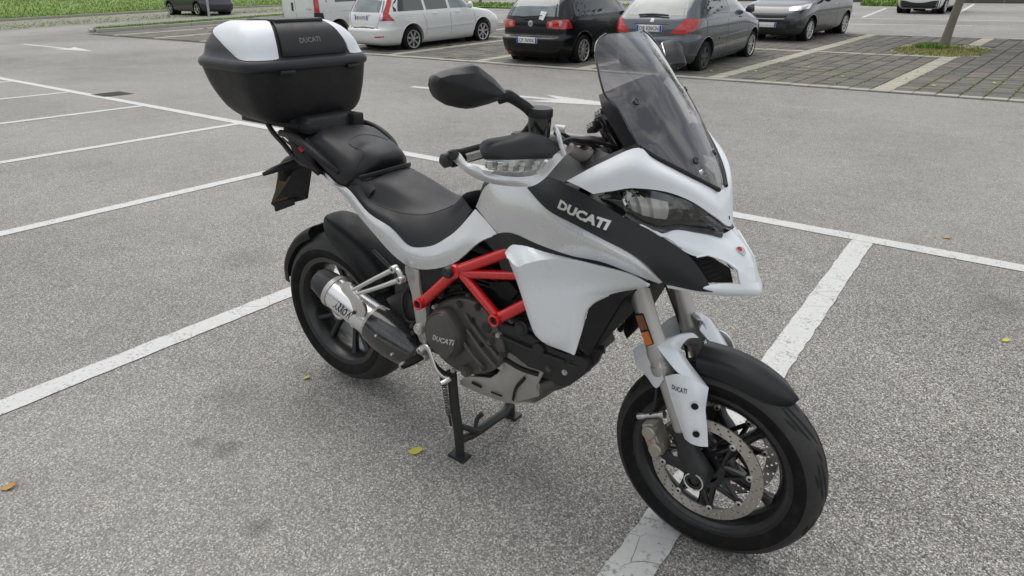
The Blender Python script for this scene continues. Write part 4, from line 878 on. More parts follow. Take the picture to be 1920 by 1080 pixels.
part2(prism([(1.16, -0.15, 0.6038), (1.194, -0.14, 0.6259), (1.206, -0.14, 0.6061), (1.222, -0.14, 0.615), (1.208, -0.14, 0.5642), (1.176, -0.14, 0.5176), (1.159, -0.15, 0.5338)], (0, .03, 0)), 'oil_cooler_bracket', 'black_plastic', bevel=.003)
# front header pipe
part(tube([(0.9927, -0.08, 0.377), (1.06, -.05, .42), (1.08, -.02, .5)], .028, 12, 4), 'header_pipe', 'engine_bronze')
# skid plate
ko = [(0.6915, -0.135, 0.3093), (0.7323, -0.147, 0.3453), (0.7857, -0.149, 0.3641), (0.8354, -0.15, 0.3791), (0.8666, -0.155, 0.4091), (0.8971, -0.16, 0.4547), (0.91, -0.166, 0.5084), (0.9502, -0.166, 0.5185), (0.9768, -0.157, 0.4855), (1.026, -0.13, 0.4593), (0.9899, -0.115, 0.3881), (0.9887, -0.1, 0.3422), (0.8904, -0.1, 0.276), (0.8656, -0.102, 0.2681), (0.7751, -0.116, 0.2722), (0.6845, -0.128, 0.286)]
skp, _ = part2(prism(ko, (0, .012, 0)), 'skid_plate', 'alu_dull', bevel=.003); skr = skp
part(shell(loft([[(x, -.1, z), (x, 0, z-.012), (x, .1, z)] for x, z in ((.74, .3), (.85, .27), (.98, .31))], 3, 3), .005, (.85, 0, .5)), 'skid_plate_floor', 'alu_dull')
for a, b, r in (((0.7534, -0.144, 0.3289), (0.7909, -0.14, 0.3225), .006), ((0.8247, -0.132, 0.3128), (0.8634, -0.125, 0.3078), .004)):
    sub(tube([a, b], r, 8, 1, flat=(1, .5)), 'skid_slot', 'dark_void', skr)
sub(tube([(0.9687, -0.146, 0.427), (0.9242, -0.132, 0.3637), (0.8977, -0.11, 0.299)], .006, 8, 3, flat=(1, .5)), 'skid_slot', 'dark_void', skp)
sub(lathe([(0, -.012), (.006, -.012), (.007, -.008), (.014, -.008), (.016, 0), (.016, .01)], (0.8882, -0.162, 0.4534), (0, 1, 0), 18), 'skid_bolt', 'alu_dull', skp)
# frame plate, heel guard, pivot
fp = smooth_outline([(0.5307, -0.2, 0.7134), (0.5966, -0.205, 0.7149), (0.6047, -0.21, 0.6379), (0.6224, -0.21, 0.596), (0.6216, -0.21, 0.5191), (0.6117, -0.21, 0.4467), (0.5861, -0.21, 0.4582), (0.5727, -0.21, 0.5332), (0.5562, -0.205, 0.6227)], 3, (0, 1))
part2(prism(fp, (0, .03, 0)), 'frame_plate', 'fork_grey', bevel=.006)
part2(prism([(0.5916, -0.2, 0.712), (0.732, -0.2, 0.7609), (0.7569, -0.2, 0.7532), (0.7387, -0.2, 0.7243), (0.6037, -0.2, 0.6283)], (0, .03, 0)), 'side_cover', 'black_plastic', bevel=.004)
part2(lathe([(0, -.014), (.009, -.014), (.011, -.01), (.017, -.012), (.02, -.006), (.02, .02)], (0.5974, -0.215, 0.5116), (0, 1, 0), 20), 'swingarm_pivot', 'alu_dull')
for P in ((0.5585, -0.21, 0.5072), (0.5613, -0.21, 0.4822)): part(lathe([(0, -.008), (.006, -.008), (.009, -.004), (.009, .02)], P, (0, 1, 0), 14), 'pivot_bolt', 'engine_black')
# shock absorber region
part(bar((.33, 0, .5), (.5, 0, .78), .045, 16), 'shock_absorber', 'engine_black')
part(box((.47, -.05, .62), (.16, .16, .2)), 'shock_housing', 'engine_black', bevel=.02)
part(prism([(0.3813, -0.16, 0.5375), (0.4977, -0.16, 0.5998), (0.5407, -0.16, 0.523), (0.5454, -0.16, 0.4226), (0.4698, -0.16, 0.4293)], (0, .05, 0)), 'inner_cover', 'engine_black', bevel=.006)
# footpeg, brake pedal
pg = G(); pg.merge(tube([(0.6142, -0.22, 0.418), (0.5992, -0.255, 0.411), (0.5873, -0.295, 0.4039)], [.012, .016, .013], 10, 4, flat=(.7, 1.2)))
peg = part(pg, 'footpeg', 'rubber')
teeth = [(0.6255, -0.225, 0.4101), (0.6095, -0.235, 0.3889), (0.6005, -0.25, 0.399), (0.5919, -0.262, 0.3875), (0.5862, -0.275, 0.3978), (0.5787, -0.288, 0.3873), (0.583, -0.3, 0.4068), (0.6039, -0.302, 0.4291)]
sub(tube(teeth, .0045, 8, 4), 'footpeg_frame', 'alu', peg); part(box((0.616, -0.217, 0.4151), (.024, .03, .024)), 'footpeg_mount', 'alu_dull', bevel=.004)
part(tube([(.6, .22, .42), (.59, .26, .415), (.585, .3, .41)], [.012, .016, .013], 10, 3, flat=(.7, 1.2)), 'footpeg', 'rubber')
bpd = tube([(0.6065, -0.225, 0.4438), (0.643, -0.232, 0.4632), (0.6605, -0.235, 0.439), (0.6809, -0.235, 0.3945), (0.6985, -0.23, 0.3763), (0.7213, -0.22, 0.3677)], [.009, .0085, .008, .0075, .007, .006], 10, 4, flat=(1.25, .7))
ped = part(bpd, 'brake_pedal', 'alu')
sub(tube([(0.728, -0.222, 0.3732), (0.718, -0.232, 0.3645), (0.7087, -0.245, 0.3595)], [.008, .0085, .007], 8, 3), 'pedal_tip', 'alu', ped)
sub(lathe([(.004, -.012), (.011, -.012), (.013, -.008), (.013, .006)], (0.6117, -0.228, 0.4429), (0, 1, 0), 18), 'pedal_pivot', 'alu', ped)
part(tube([(0.6187, -0.215, 0.4791), (0.624, -0.215, 0.4531), (0.6402, -0.215, 0.4486)], .007, 8, 3), 'pedal_linkage', 'alu_dull')
# centre stand
cs = G()
legR = [(.665, -.145, .34), (.675, -.148, .22), (.69, -.15, .1), (.696, -.152, .012)]
cs.merge(tube(legR, [.017, .0165, .0165, .0155], 12, 3, flat=(1.15, .85)))
legL = [(x, -y, z) for x, y, z in legR]; cs.merge(tube(legL, [.017, .0165, .0165, .0155], 12, 3, flat=(1.15, .85)))
cs.merge(tube([(.692, -.15, .07), (.7, -.08, .058), (.706, .02, .058), (.708, .11, .062), (.7, .148, .085)], [.014, .016, .0165, .0165, .016], 12, 4))
cs.merge(tube([(.69, -.148, .13), (.705, -.11, .1), (.715, -.075, .07)], .011, 8, 3));
for s_ in (-1, 1): cs.merge(box((.695, s_*.155, .007), (.07, .045, .012)))
cst = part(cs, 'centre_stand', 'engine_black', ang=40)
sub(tube([(.70, -.07, .075), (.69, -.045, .1), (.69, -.02, .105)], [.008, .009, .011], 8, 3), 'stand_stop', 'engine_black', cst)
spr = []
for i in range(110):
    t = i/109; a = t*2*math.pi*13; b_ = arr((0.65, -0.17, 0.3051))*(1-t)+arr((0.663, -0.165, 0.1729))*t; spr.append(tuple(b_+arr((.008*math.cos(a), .008*math.sin(a), 0))))
sub(tube(spr, .0016, 5, 1), 'stand_spring', 'engine_black', cst); sub(bar((0.663, -0.165, 0.1729), (0.6662, -0.16, 0.1265), .004, 8), 'spring_hook', 'engine_black', cst); sub(bar((0.6446, -0.17, 0.3368), (0.6518, -0.17, 0.293), .011, 8), 'spring_cap', 'engine_black', cst)

# ---------------------------------------------------------------- handlebar, guards, mirrors
hb = [(1.0, -.44, 1.17), (1.045, -.3, 1.185), (1.085, -.2, 1.185), (1.12, -.1, 1.165), (1.135, 0, 1.155)]
hbar = part(tube([tuple(p) for p in sym(hb)], .0135, 14, 5), 'handlebar', 'fork_grey')
part(box((1.145, 0, 1.125), (.07, .22, .03)), 'fork_yoke', 'fork_grey', bevel=.008)
for s_ in (-1, 1):
    part(lathe([(0, -.0), (.019, -.0), (.019, .02), (.0175, .022), (.0175, .1), (.0195, .102), (.0195, .118)], (.985, .467*s_, 1.168), (.33, -1*s_, .1), 18), 'grip', 'rubber')
    part(lathe([(0, -.02), (.009, -.02), (.016, -.014), (.0165, 0)], (.983, .472*s_, 1.168), (.3, -1*s_, .1), 18), 'bar_end', 'engine_black')
    part(box((1.055, .275*s_, 1.185), (.05, .07, .05)), 'switch_pod', 'engine_black', bevel=.01)
gdm = [[(1.05, -0.445, 1.204), (1.058, -0.44, 1.214), (1.092, -0.405, 1.223), (1.121, -0.365, 1.228), (1.143, -0.33, 1.216), (1.159, -0.3, 1.198)],
       [(1.065, -0.462, 1.198), (1.089, -0.458, 1.209), (1.114, -0.425, 1.215), (1.138, -0.385, 1.214), (1.157, -0.34, 1.202), (1.167, -0.3, 1.189)],
       [(1.077, -0.47, 1.188), (1.098, -0.466, 1.191), (1.126, -0.437, 1.192), (1.149, -0.396, 1.189), (1.167, -0.348, 1.185), (1.17, -0.302, 1.185)],
       [(1.083, -0.468, 1.181), (1.099, -0.464, 1.182), (1.129, -0.437, 1.181), (1.149, -0.397, 1.178), (1.165, -0.353, 1.173), (1.17, -0.335, 1.176)]]
panel(gdm, 'hand_guard', 'matte_black', .005, 5, 4, ref=(.95, -.3, 1.1))
ind = [[(1.083, -0.466, 1.178), (1.111, -0.45, 1.18), (1.135, -0.426, 1.179), (1.153, -0.386, 1.175), (1.166, -0.352, 1.171)], [(1.08, -0.468, 1.166), (1.11, -0.454, 1.165), (1.135, -0.43, 1.162), (1.151, -0.39, 1.158), (1.161, -0.358, 1.159)], [(1.078, -0.462, 1.154), (1.102, -0.45, 1.148), (1.129, -0.427, 1.144), (1.142, -0.394, 1.14), (1.151, -0.37, 1.142)]]
IG = loft(ind, 4, 4); iR, iL = part2(shell(IG, .003, (.95, -.3, 1.1)), 'indicator_lens', 'clear_lens')
n_ = normals(IG); n_ = n_ if ((IG-arr((.95, -.3, 1.1)))*n_).sum() > 0 else -n_
part2(shell(IG-n_*.016, .003, (.95, -.3, 1.1)), 'indicator_reflector', 'alu')
for i in range(9):
    t = .08+.1*i
    for rr in (.25, .68):
        j, k_ = int(t*(IG.shape[1]-1)), int(rr*(IG.shape[0]-1)); p = IG[k_, j]-n_[k_, j]*.009
        part2(box(tuple(p), (.012, .011, .009), Matrix.Rotation(R(-35), 3, 'Z')), 'indicator_segment', 'clear_lens' if i % 2 else 'chrome')
part2(tube([tuple(IG[6, 1]-n_[6, 1]*.002), tuple(IG[6, 8]-n_[6, 8]*.002), tuple(IG[6, -2]-n_[6, -2]*.002)], .0018, 6, 4), 'indicator_rib', 'chrome')
gw = [[(0.9847, -0.468, 1.189), (1.008, -0.47, 1.189), (1.043, -0.476, 1.169), (1.07, -0.474, 1.165), (1.082, -0.465, 1.154), (1.107, -0.45, 1.147), (1.129, -0.427, 1.142), (1.142, -0.394, 1.138), (1.154, -0.366, 1.141), (1.165, -0.345, 1.167), (1.166, -0.308, 1.181)],
      [(0.988, -0.474, 1.181), (1.007, -0.478, 1.179), (1.044, -0.484, 1.161), (1.071, -0.48, 1.152), (1.093, -0.469, 1.143), (1.115, -0.452, 1.137), (1.133, -0.427, 1.132), (1.148, -0.394, 1.127), (1.159, -0.358, 1.132), (1.168, -0.333, 1.154), (1.174, -0.302, 1.175)],
      [(0.9888, -0.472, 1.169), (1, -0.473, 1.165), (1.033, -0.476, 1.149), (1.06, -0.47, 1.136), (1.086, -0.458, 1.128), (1.112, -0.442, 1.123), (1.131, -0.42, 1.119), (1.153, -0.39, 1.117), (1.162, -0.356, 1.127), (1.171, -0.328, 1.149), (1.179, -0.298, 1.172)]]
panel(gw, 'guard_frame', 'silver_paint', .01, 4, 4, ref=(.95, -.3, 1.1))
part2(tube([(1.177, -0.298, 1.173), (1.169, -0.3, 1.195), (1.157, -0.295, 1.219), (1.141, -0.285, 1.228)], [.007, .006, .006, .005], 8, 4), 'guard_stay', 'silver_paint')
part2(lathe([(0, -.004), (.009, -.004), (.012, 0), (.012, .008)], (1.004, -0.482, 1.183), (-.1, 1, 0), 16), 'guard_bolt', 'engine_black')
# brake fluid reservoir
Pz = arr((1.103, -0.29, 1.234))
res = part(lathe([(0, -.036), (.02, -.036), (.026, -.028), (.027, .0), (.027, .018)], Pz, (0.05, 0, 1), 24), 'fluid_reservoir', 'gloss_black')
sub(lathe([(.0285, .016), (.0295, .018), (.0295, .032), (.027, .036), (.0, .036)], Pz, (0.05, 0, 1), 24), 'reservoir_cap', 'matte_black', res)
part(tube([tuple(Pz+arr((0, .0, -.03))), tuple(Pz+arr((-.005, .01, -.06)))], .012, 10, 1), 'reservoir_mount', 'engine_black')
part(bar(tuple(Pz+arr((.03, .02, -.01))), tuple(Pz+arr((.05, .03, -.012))), .009, 12), 'reservoir_clamp', 'alu_dull')
# mirrors
mo = [(0.9713, -0.5, 1.343), (0.976, -0.498, 1.35), (0.9948, -0.48, 1.361), (1.022, -0.425, 1.37), (1.024, -0.41, 1.366), (1.048, -0.385, 1.339), (1.065, -0.365, 1.309), (1.061, -0.37, 1.294), (1.04, -0.395, 1.284), (1.011, -0.435, 1.276), (0.9851, -0.47, 1.286), (0.9703, -0.49, 1.304)]
mo = smooth_outline(mo, 3, (1, 2, 3, 4, 5, 6, 7, 8, 10)); mc = arr(mo).mean(0); mn = Vector((.78, -.5, .1)).normalized()
ridge_a, ridge_b = arr((0.9712, -0.5, 1.342)), arr((1.061, -0.37, 1.296)); rows_ = []
for k_, d_ in ((.97, -.035), (1.0, -.02), (1., -.008), (.93, .004), (.62, .02), (.25, .026), (.02, .027)):
    row = []
    for p in mo:
        p = arr(p); t = max(0, min(1, np.dot(p-ridge_a, ridge_b-ridge_a)/np.dot(ridge_b-ridge_a, ridge_b-ridge_a))); rc = ridge_a+(ridge_b-ridge_a)*(.15+.7*t)
        row.append(tuple(rc+(p-rc)*k_+arr(mn)*d_))
    rows_.append(row)
mg = skin(arr(rows_), True, True)
LMX = arr((.092, -.012, .012))
mR = part(mg, 'mirror', 'matte_black', ang=28); mgl = mg.mirror(); mgl.v = [tuple(arr(v)+LMX) for v in mgl.v]; mL = part(mgl, 'mirror', 'matte_black', ang=28)
for s_, par in ((1, mR), (-1, mL)):
    sub(prism([tuple((arr(p)*.94+mc*.06-arr(mn)*.036)*arr((1, s_, 1))+(LMX if s_ < 0 else 0)) for p in mo], tuple(arr((-.002, .001*s_, 0)))), 'mirror_glass', 'chrome', par)
st_ = [(1.05, -0.375, 1.296), (1.06, -0.355, 1.299), (1.072, -0.33, 1.284), (1.084, -0.31, 1.268), (1.092, -0.3, 1.254), (1.05, -.29, 1.19)]
for s_ in (1, -1): part(tube([tuple(arr(p)*arr((1, s_, 1))+(LMX*(1-j/5) if s_ < 0 else 0)) for j, p in enumerate(st_)], [.013, .0125, .011, .0115, .012, .011], 10, 5, flat=(1.1, .9)), 'mirror_stem', 'black_plastic')
# levers, cables, aux switches, phone mount
part2(tube([(1.06, -.27, 1.18), (1.08, -.32, 1.18), (1.055, -.42, 1.172)], [.008, .006, .007], 8, 4), 'lever', 'alu_dull')
part(tube([(1.122, -0.24, 1.213), (1.135, -0.19, 1.185), (1.158, -0.14, 1.176), (1.191, -0.09, 1.158), (1.24, 0, 1.13)], .0048, 8, 5), 'cable', 'engine_black')
part(tube([(1.138, -0.26, 1.187), (1.136, -0.2, 1.187), (1.149, -0.15, 1.172), (1.183, -0.1, 1.145)], .006, 8, 5), 'cable', 'engine_black')
part(tube([(1.126, -0.26, 1.21), (1.119, -0.2, 1.177), (1.126, -0.15, 1.153), (1.156, -0.08, 1.151)], .004, 8, 5), 'cable', 'engine_black')
part2(tube([(1.131, -0.2, 1.165), (1.149, -0.16, 1.14), (1.167, -0.12, 1.145), (1.175, -0.06, 1.155)], [.014, .015, .015, .014], 12, 5), 'handlebar_riser', 'fork_grey')
for P in ((1.136, -0.05, 1.227), (1.129, -0.075, 1.198)):
    pad_ = part(box(P, (.05, .03, .022), Matrix.Rotation(R(-35), 3, 'Z') @ Matrix.Rotation(R(-25), 3, 'Y')), 'key_pad', 'black_plastic', bevel=.004)
    for i in (-1, 0, 1):
        d_ = Matrix.Rotation(R(-35), 3, 'Z') @ Matrix.Rotation(R(-25), 3, 'Y') @ Vector((.0145*i, -.0155, .002)); sub(box(tuple(arr(P)+arr(d_)), (.009, .004, .008), Matrix.Rotation(R(-35), 3, 'Z')), 'key', 'letter_silver', pad_)
part(tube([(1.126, -0.08, 1.187), (1.143, -0.05, 1.204), (1.166, -0.03, 1.233), (1.171, 0, 1.238)], [.006, .008, .008, .008], 8, 3), 'key_pad_stalk', 'engine_black')
part(tube([(1.185, -0.06, 1.192), (1.198, -0.04, 1.208), (1.213, -0.02, 1.183)], .02, 10, 3), 'ignition_shroud', 'engine_black')

rd = random.Random(77)
for pts, r in (([(0.5978, -0.18, 0.5481), (0.6629, -0.17, 0.6204), (0.749, -0.165, 0.6646), (0.8188, -0.16, 0.6604)], .006), ([(0.7343, -0.16, 0.6732), (0.7905, -0.165, 0.6272), (0.8335, -0.18, 0.6004)], .005), ([(0.8106, -0.15, 0.6544), (0.8634, -0.165, 0.6304), (0.9309, -0.175, 0.628), (0.9886, -0.175, 0.6456)], .008), ([(0.6297, -0.17, 0.6394), (0.6836, -0.165, 0.6706), (0.7411, -0.16, 0.6823)], .009),
               ([(1.005, -0.185, 0.6342), (1.055, -0.19, 0.6246), (1.094, -0.18, 0.6123)], .007), ([(0.5233, -0.17, 0.6393), (0.4799, -0.17, 0.569), (0.4905, -0.17, 0.4917), (0.5586, -0.18, 0.5066)], .005), ([(0.6083, -0.2, 0.431), (0.6477, -0.19, 0.3686), (0.6946, -0.17, 0.3386)], .006), ([(0.9144, -0.18, 0.494), (0.9674, -0.17, 0.4744), (1.022, -0.15, 0.4621)], .008),
               ([(1.079, -0.15, 0.4867), (1.136, -0.14, 0.5028), (1.182, -0.13, 0.5325)], .009), ([(0.2969, -0.12, 0.6843), (0.4173, -0.15, 0.6536), (0.5216, -0.17, 0.6196)], .007)):
    part(tube(pts, r, 8, 5), 'hose', rd.choice(('engine_black', 'black_plastic')))
for P, r in (((0.6591, -0.175, 0.6343), .012), ((0.7744, -0.17, 0.659), .011), ((0.9444, -0.18, 0.6342), .01), ((1.072, -0.17, 0.5123), .01), ((1.124, -0.165, 0.5161), .009), ((0.8416, -0.192, 0.5251), .007), ((0.9039, -0.192, 0.5768), .008), ((0.8081, -0.2, 0.6008), .007), ((0.6549, -0.2, 0.6015), .007), ((0.7188, -0.195, 0.3886), .008)):
    part(lathe([(0, -.01), (r*.6, -.01), (r*.62, -.006), (r, -.006), (r, .01)], P, (0, 1, 0), 12), 'engine_bolt', rd.choice(('alu_dull', 'engine_black', 'engine_bronze')))
for i in range(7):
    z_ = .60+i*.017; part(box((.79, 0, z_+.1), (.17, .33-.01*abs(i-3), .004)), 'cylinder_fin', 'engine_black')
for i in range(5): part(tube([(1.141, -0.175, 0.6001), (1.173, -0.165, 0.5946)], .003, 6, 1).xf(Matrix.Translation((.0, 0, -.011*i))), 'cover_slot', 'dark_void')

# ================================================================== block paving behind the lane
e5 = arr((math.sin(R(5)), math.cos(R(5)))); rowd = arr((1, .0203)); rowd /= np.linalg.norm(rowd)
P0 = arr((.156, 10.5)); BW, BL = .3, .2
def pv(i, j): return P0+rowd*BW*i+e5*BL*j
NI0, NI1, NJ = -86, 30, 48
c4 = [pv(NI0, -.9), pv(NI1, -.9), pv(NI1, NJ), pv(NI0, NJ)]
pav = sheet([tuple(p) for p in c4], .004, 'block_paving', 'joint_soil', kind='structure')
def block(i, j, wi=1., hj=1., gap=.011, top=.022, rd=random):
    a = [pv(i, j), pv(i+wi, j), pv(i+wi, j+hj), pv(i, j+hj)]; ce = sum(a)/4
    v = []; tz = top+rd.uniform(-.004, .004)
    for p in a:
        d = ce-p; q_ = p+np.sign(d)*gap*rd.uniform(.75, 1.3); v.append((*q_, H(q_[1])))
    for p in a:
        d = ce-p; q_ = p+np.sign(d)*gap*rd.uniform(.75, 1.3); v.append((*q_, H(q_[1])+tz-.006))
    for p in a:
        d = ce-p; q_ = p+np.sign(d)*(gap+.008); v.append((*q_, H(q_[1])+tz))
    F = [(8, 9, 10, 11)]
    for k in range(4): F += [(k, (k+1) % 4, 4+(k+1) % 4, 4+k), (4+k, 4+(k+1) % 4, 8+(k+1) % 4, 8+k)]
    g = G(); g.add(v, F); return g
cmv = arr((1.9586, -1.5571)); lst = []
TC = arr((.47, 17.0))
for i in range(NI0, NI1):
    for j in range(NJ):
        c = pv(i+.5, j+.5)
        if ((c[0]-.45)/1.0)**2+((c[1]-16.9)/1.45)**2 < 1: continue
        if random.random() < .006: continue
        lst.append((np.linalg.norm(c-cmv), i, j, c))
lst.sort(key=lambda t: t[0]+(0 if -4 < t[3][0] < 3.5 else 60))
rest = {'block_grey': G(), 'block_light': G(), 'block_dark': G(), 'block_warm': G()}
simple('block_dark', (.095, .09, .082), .85, var=.3, vscale=3.1, bump=.5, bscale=120)
simple('block_warm', (.15, .135, .11), .85, var=.3, vscale=3.1, bump=.5, bscale=120)
for k, (d, i, j, c) in enumerate(lst):
    m = random.choice(('block_grey', 'block_grey', 'block_dark', 'block_warm'))
    if i % 9 == 0 or (j == 24 and i < 0): m = 'block_light'
    g = block(i, j)
    if k < 300: g.build('paving_block', m, pav, smooth=False)
    else: rest[m].merge(g)
for m, g in rest.items():
    if g.v: tag(g.build('paving_blocks_beyond', m, pav, smooth=False), kind='stuff')
for i in range(-60, NI1):
    for j, hj in ((-.85, .8),) if i > -60 else ():
        g = block(i, j, 1, hj, gap=.006, top=.026)
        g.build('edging_slab', 'concrete', pav, smooth=False)
for i in range(-50, NI1): block(i, NJ+.1, 1, .7, gap=.006, top=.024).build('edging_slab', 'concrete', pav, smooth=False)
# moss and weeds in the joints
wd = G(); rr = random.Random(3)
for _ in range(2600):
    i, j = rr.randint(-45, NI1-1), rr.uniform(0, NJ) if rr.random() < .3 else rr.uniform(0, 12)
    if rr.random() < .5: i = rr.randint(-12, 8)
    p = pv(i+rr.gauss(0, .03), j)
    for _k in range(rr.randint(3, 8)):
        a = rr.uniform(0, 6.28); L = rr.uniform(.01, .035); h = rr.uniform(.008, .03); b = p+arr((rr.gauss(0, .04), rr.gauss(0, .05))); z0 = H(b[1])+.012
        w2 = .004; t = arr((math.cos(a), math.sin(a))); n2 = arr((-t[1], t[0]))
        wd.add([(*(b+n2*w2), z0), (*(b-n2*w2), z0), (*(b+t*L), z0+h)], [(0, 1, 2)])
tag(wd.build('joint_weeds', 'grass_blade', None, smooth=False), 'low weeds and moss growing in the paving joints', 'weeds', kind='stuff')
# ------------------------------------------------------------------ tree with grass patch
def blades(n, inside, hgt, mat, name, label, cat, rd, zf=lambda x, y: H(y), wdt=.008):
    g = G()
    for _ in range(n):
        x, y = inside(rd); a = rd.uniform(0, 6.28); h = hgt*rd.uniform(.5, 1.3); ln = h*rd.uniform(.2, .9); z = zf(x, y)
        t = arr((math.cos(a), math.sin(a))); n2 = arr((-t[1], t[0]))*wdt
        m = arr((x, y))+t*ln*.4; e = arr((x, y))+t*ln
        g.add([(x+n2[0], y+n2[1], z), (x-n2[0], y-n2[1], z), (m[0]-n2[0]*.7, m[1]-n2[1]*.7, z+h*.65), (m[0]+n2[0]*.7, m[1]+n2[1]*.7, z+h*.65), (e[0], e[1], z+h)], [(0, 1, 2, 3), (3, 2, 4)])
    return tag(g.build(name, mat, None, smooth=False), label, cat, kind='stuff')
def disc(cx, cy, rx, ry):
    def f(rd):
        while True:
            x, y = rd.uniform(-1, 1), rd.uniform(-1, 1)
            if x*x+y*y < 1+.1*math.sin(9*x): return cx+x*rx, cy+y*ry
    return f
sheet([(.45+1.08*math.cos(a)*(1+.06*math.sin(5*a)), 16.9+1.6*math.sin(a)*(1+.05*math.sin(7*a))) for a in (k*2*math.pi/40 for k in range(40))], .008, 'soil_patch', 'gravel_bed', kind='structure')
blades(3000, disc(.45, 16.85, .98, 1.4), .035, 'grass_blade', 'tree_grass', 'short green grass round the foot of the leaning tree', 'grass', random.Random(5))
blades(2600, disc(.4, 16.6, .95, 1.0), .05, 'grass_dry', 'dry_grass', 'dry brown grass mixed round the tree foot', 'grass', random.Random(6))
blades(1600, disc(.2, 17.3, .35, .5), .1, 'grass_blade', 'tall_grass', 'taller green grass tuft against the tree trunk', 'grass', random.Random(8))
simple('tree_leaf', (.06, .11, .02), .6, var=.4, vscale=3)
def tree(loc, label, h, r, lean, crown_r, n, seed, group=None, leaf=.12):
    rd = random.Random(seed); t = thing('tree', label, 'tree', loc, 0, group)
    tr = G(); top = (lean[0]*h*.55, lean[1]*h*.55, h*.55)
    tr.merge(tube([(0, 0, -.15), (lean[0]*.25, lean[1]*.25, .25), (lean[0]*1.2, lean[1]*1.2, 1.2), (lean[0]*2.3+.03, lean[1]*2.3, 2.3), top], [r*1.45, r*1.05, r*.95, r*.85, r*.6], 14, 5))
    tips = []
    for k in range(9):
        a = rd.uniform(0, 6.28); s0 = rd.uniform(.6, 1.); b = arr(top)*s0; e = b+arr((math.cos(a)*crown_r*rd.uniform(.4, .85), math.sin(a)*crown_r*rd.uniform(.4, .85), h*rd.uniform(.1, .38))); tips.append(e)
        tr.merge(tube([tuple(b), tuple(b*.5+e*.5+arr((0, 0, .15))), tuple(e)], [r*.4, r*.25, r*.08], 7, 3))
    tr.build('trunk', 'bark', t)
    cr = G(); ce = arr((top[0], top[1], h*.72)); cl = [ce+arr((rd.gauss(0, .5)*crown_r, rd.gauss(0, .5)*crown_r, rd.gauss(0, .42)*crown_r)) for _ in range(26)]+tips
    for _ in range(n):
        c = cl[rd.randrange(len(cl))]; p = c+arr((rd.gauss(0, .2), rd.gauss(0, .2), rd.gauss(0, .16)))*crown_r
        u = arr((rd.gauss(0, 1), rd.gauss(0, 1), rd.gauss(0, .6))); u /= np.linalg.norm(u); v = np.cross(u, (rd.gauss(0, 1), rd.gauss(0, 1), rd.gauss(0, 1))); v /= np.linalg.norm(v); s = leaf*rd.uniform(.6, 1.3)
        cr.add([p-u*s, p+v*s*.5, p+u*s, p-v*s*.5], [(0, 1, 2, 3)])
    cr.build('crown', 'tree_leaf', t, smooth=False); return t
tree((.42, 17.3, H(17.3)), 'slim leaning tree growing from the grass patch in the block paving', 6.2, .095, (.1, .05), 1.9, 3500, 4)

tr0 = None
for k_ in range(11):
    x, y = -34+k_*5.2, -25-2.2*(k_ % 3); h = 9.5
    if tr0 is None or k_ in (5,):
        tr0 = tree((x, y, 0), 'leafy green tree in the row along the near edge of the car park', h, .17, (.01, .02), 3.0, 5200, 40+k_, 'trees along the near edge', .3)
    else:
        r_ = tr0.copy(); COL.objects.link(r_); r_.location = (x, y, 0); r_.rotation_euler = (0, 0, k_*1.7); r_.scale = (1, 1, .85+.1*(k_ % 4))
        for ch in tr0.children: c2 = ch.copy(); COL.objects.link(c2); c2.parent = r_
# ------------------------------------------------------------------ far markings, kerbs, verges
line((-4.400, 28.109), (2.290, 28.746), .14, 51, amp=.003); line((-3.599, 24.536), (0.403, 25.400), .14, 52, amp=.003)
line((-3.468, 28.925), (-4.044, 37.740), .14, 53, amp=.003); line((-0.591, 29.398), (-0.850, 44.202), .14, 54, amp=.003)
kb = thing('kerb', 'pale concrete kerb round the grass island beside the vans', 'kerb', (-26.2, 10.3, 0))
def kerbrun(par, pts, w_, h_, name='kerb_stone', step=1.0, mat='concrete'):
    o = par.location; pts = [arr(p) for p in pts]
    for a, b in zip(pts[:-1], pts[1:]):
        L = np.linalg.norm(b-a); n = max(1, int(L/step)); d = (b-a)/L; e = arr((-d[1], d[0]))
        for i in range(n):
            p, q_ = a+d*(L*i/n+.006), a+d*(L*(i+1)/n-.006); dz = random.uniform(-.006, .006)
            v = []
            for z in (-.05, h_):
                for x in (p+e*w_/2, p-e*w_/2, q_-e*w_/2, q_+e*w_/2): v.append((x[0]-o.x, x[1]-o.y, H(x[1])+z+(dz if z > 0 else 0)-o.z))
            g = G(); g.add(v, [(3, 2, 1, 0), (4, 5, 6, 7), (0, 1, 5, 4), (1, 2, 6, 5), (2, 3, 7, 6), (3, 0, 4, 7)]); g.build(name, mat, par, bevel=.012)
kerbrun(kb, [(-26.1, 10.35), (-26.0, 12), (-25.9, 24)], .16, .13)
kerbrun(kb, [(-26.3, 10.3), (-27.0, 10.5), (-27.3, 11.5), (-27.4, 24)], .12, .12)
sheet([(-26.2, 10.5), (-26.0, 12), (-25.98, 26), (-27.3, 26), (-27.2, 11.5), (-26.9, 10.6)], .1, 'grass_island', 'grass_green', kind='structure')
def quad_in(x0, x1, y0, y1): return lambda rd: (rd.uniform(x0, x1), rd.uniform(y0, y1))
blades(9000, quad_in(-27.2, -26.08, 10.7, 25), .07, 'grass_blade', 'island_grass', 'green grass on the narrow kerbed island beside the vans', 'grass', random.Random(9), lambda x, y: H(y)+.1, .012)
simple('verge', (.19, .185, .14), .9, var=.4, vscale=1.5, bump=.5, bscale=30)
sheet([(-31.9, -12), (-31.9, 60), (-39.3, 60), (-39.3, -12)], .006, 'verge_strip', 'verge', kind='structure')
blades(4000, lambda rd: (-32.3-abs(rd.gauss(0, 2.6)), rd.uniform(4, 30)), .03, 'grass_blade', 'verge_weeds', 'weeds scattered over the worn verge below the grass bank', 'weeds', random.Random(12), wdt=.03)
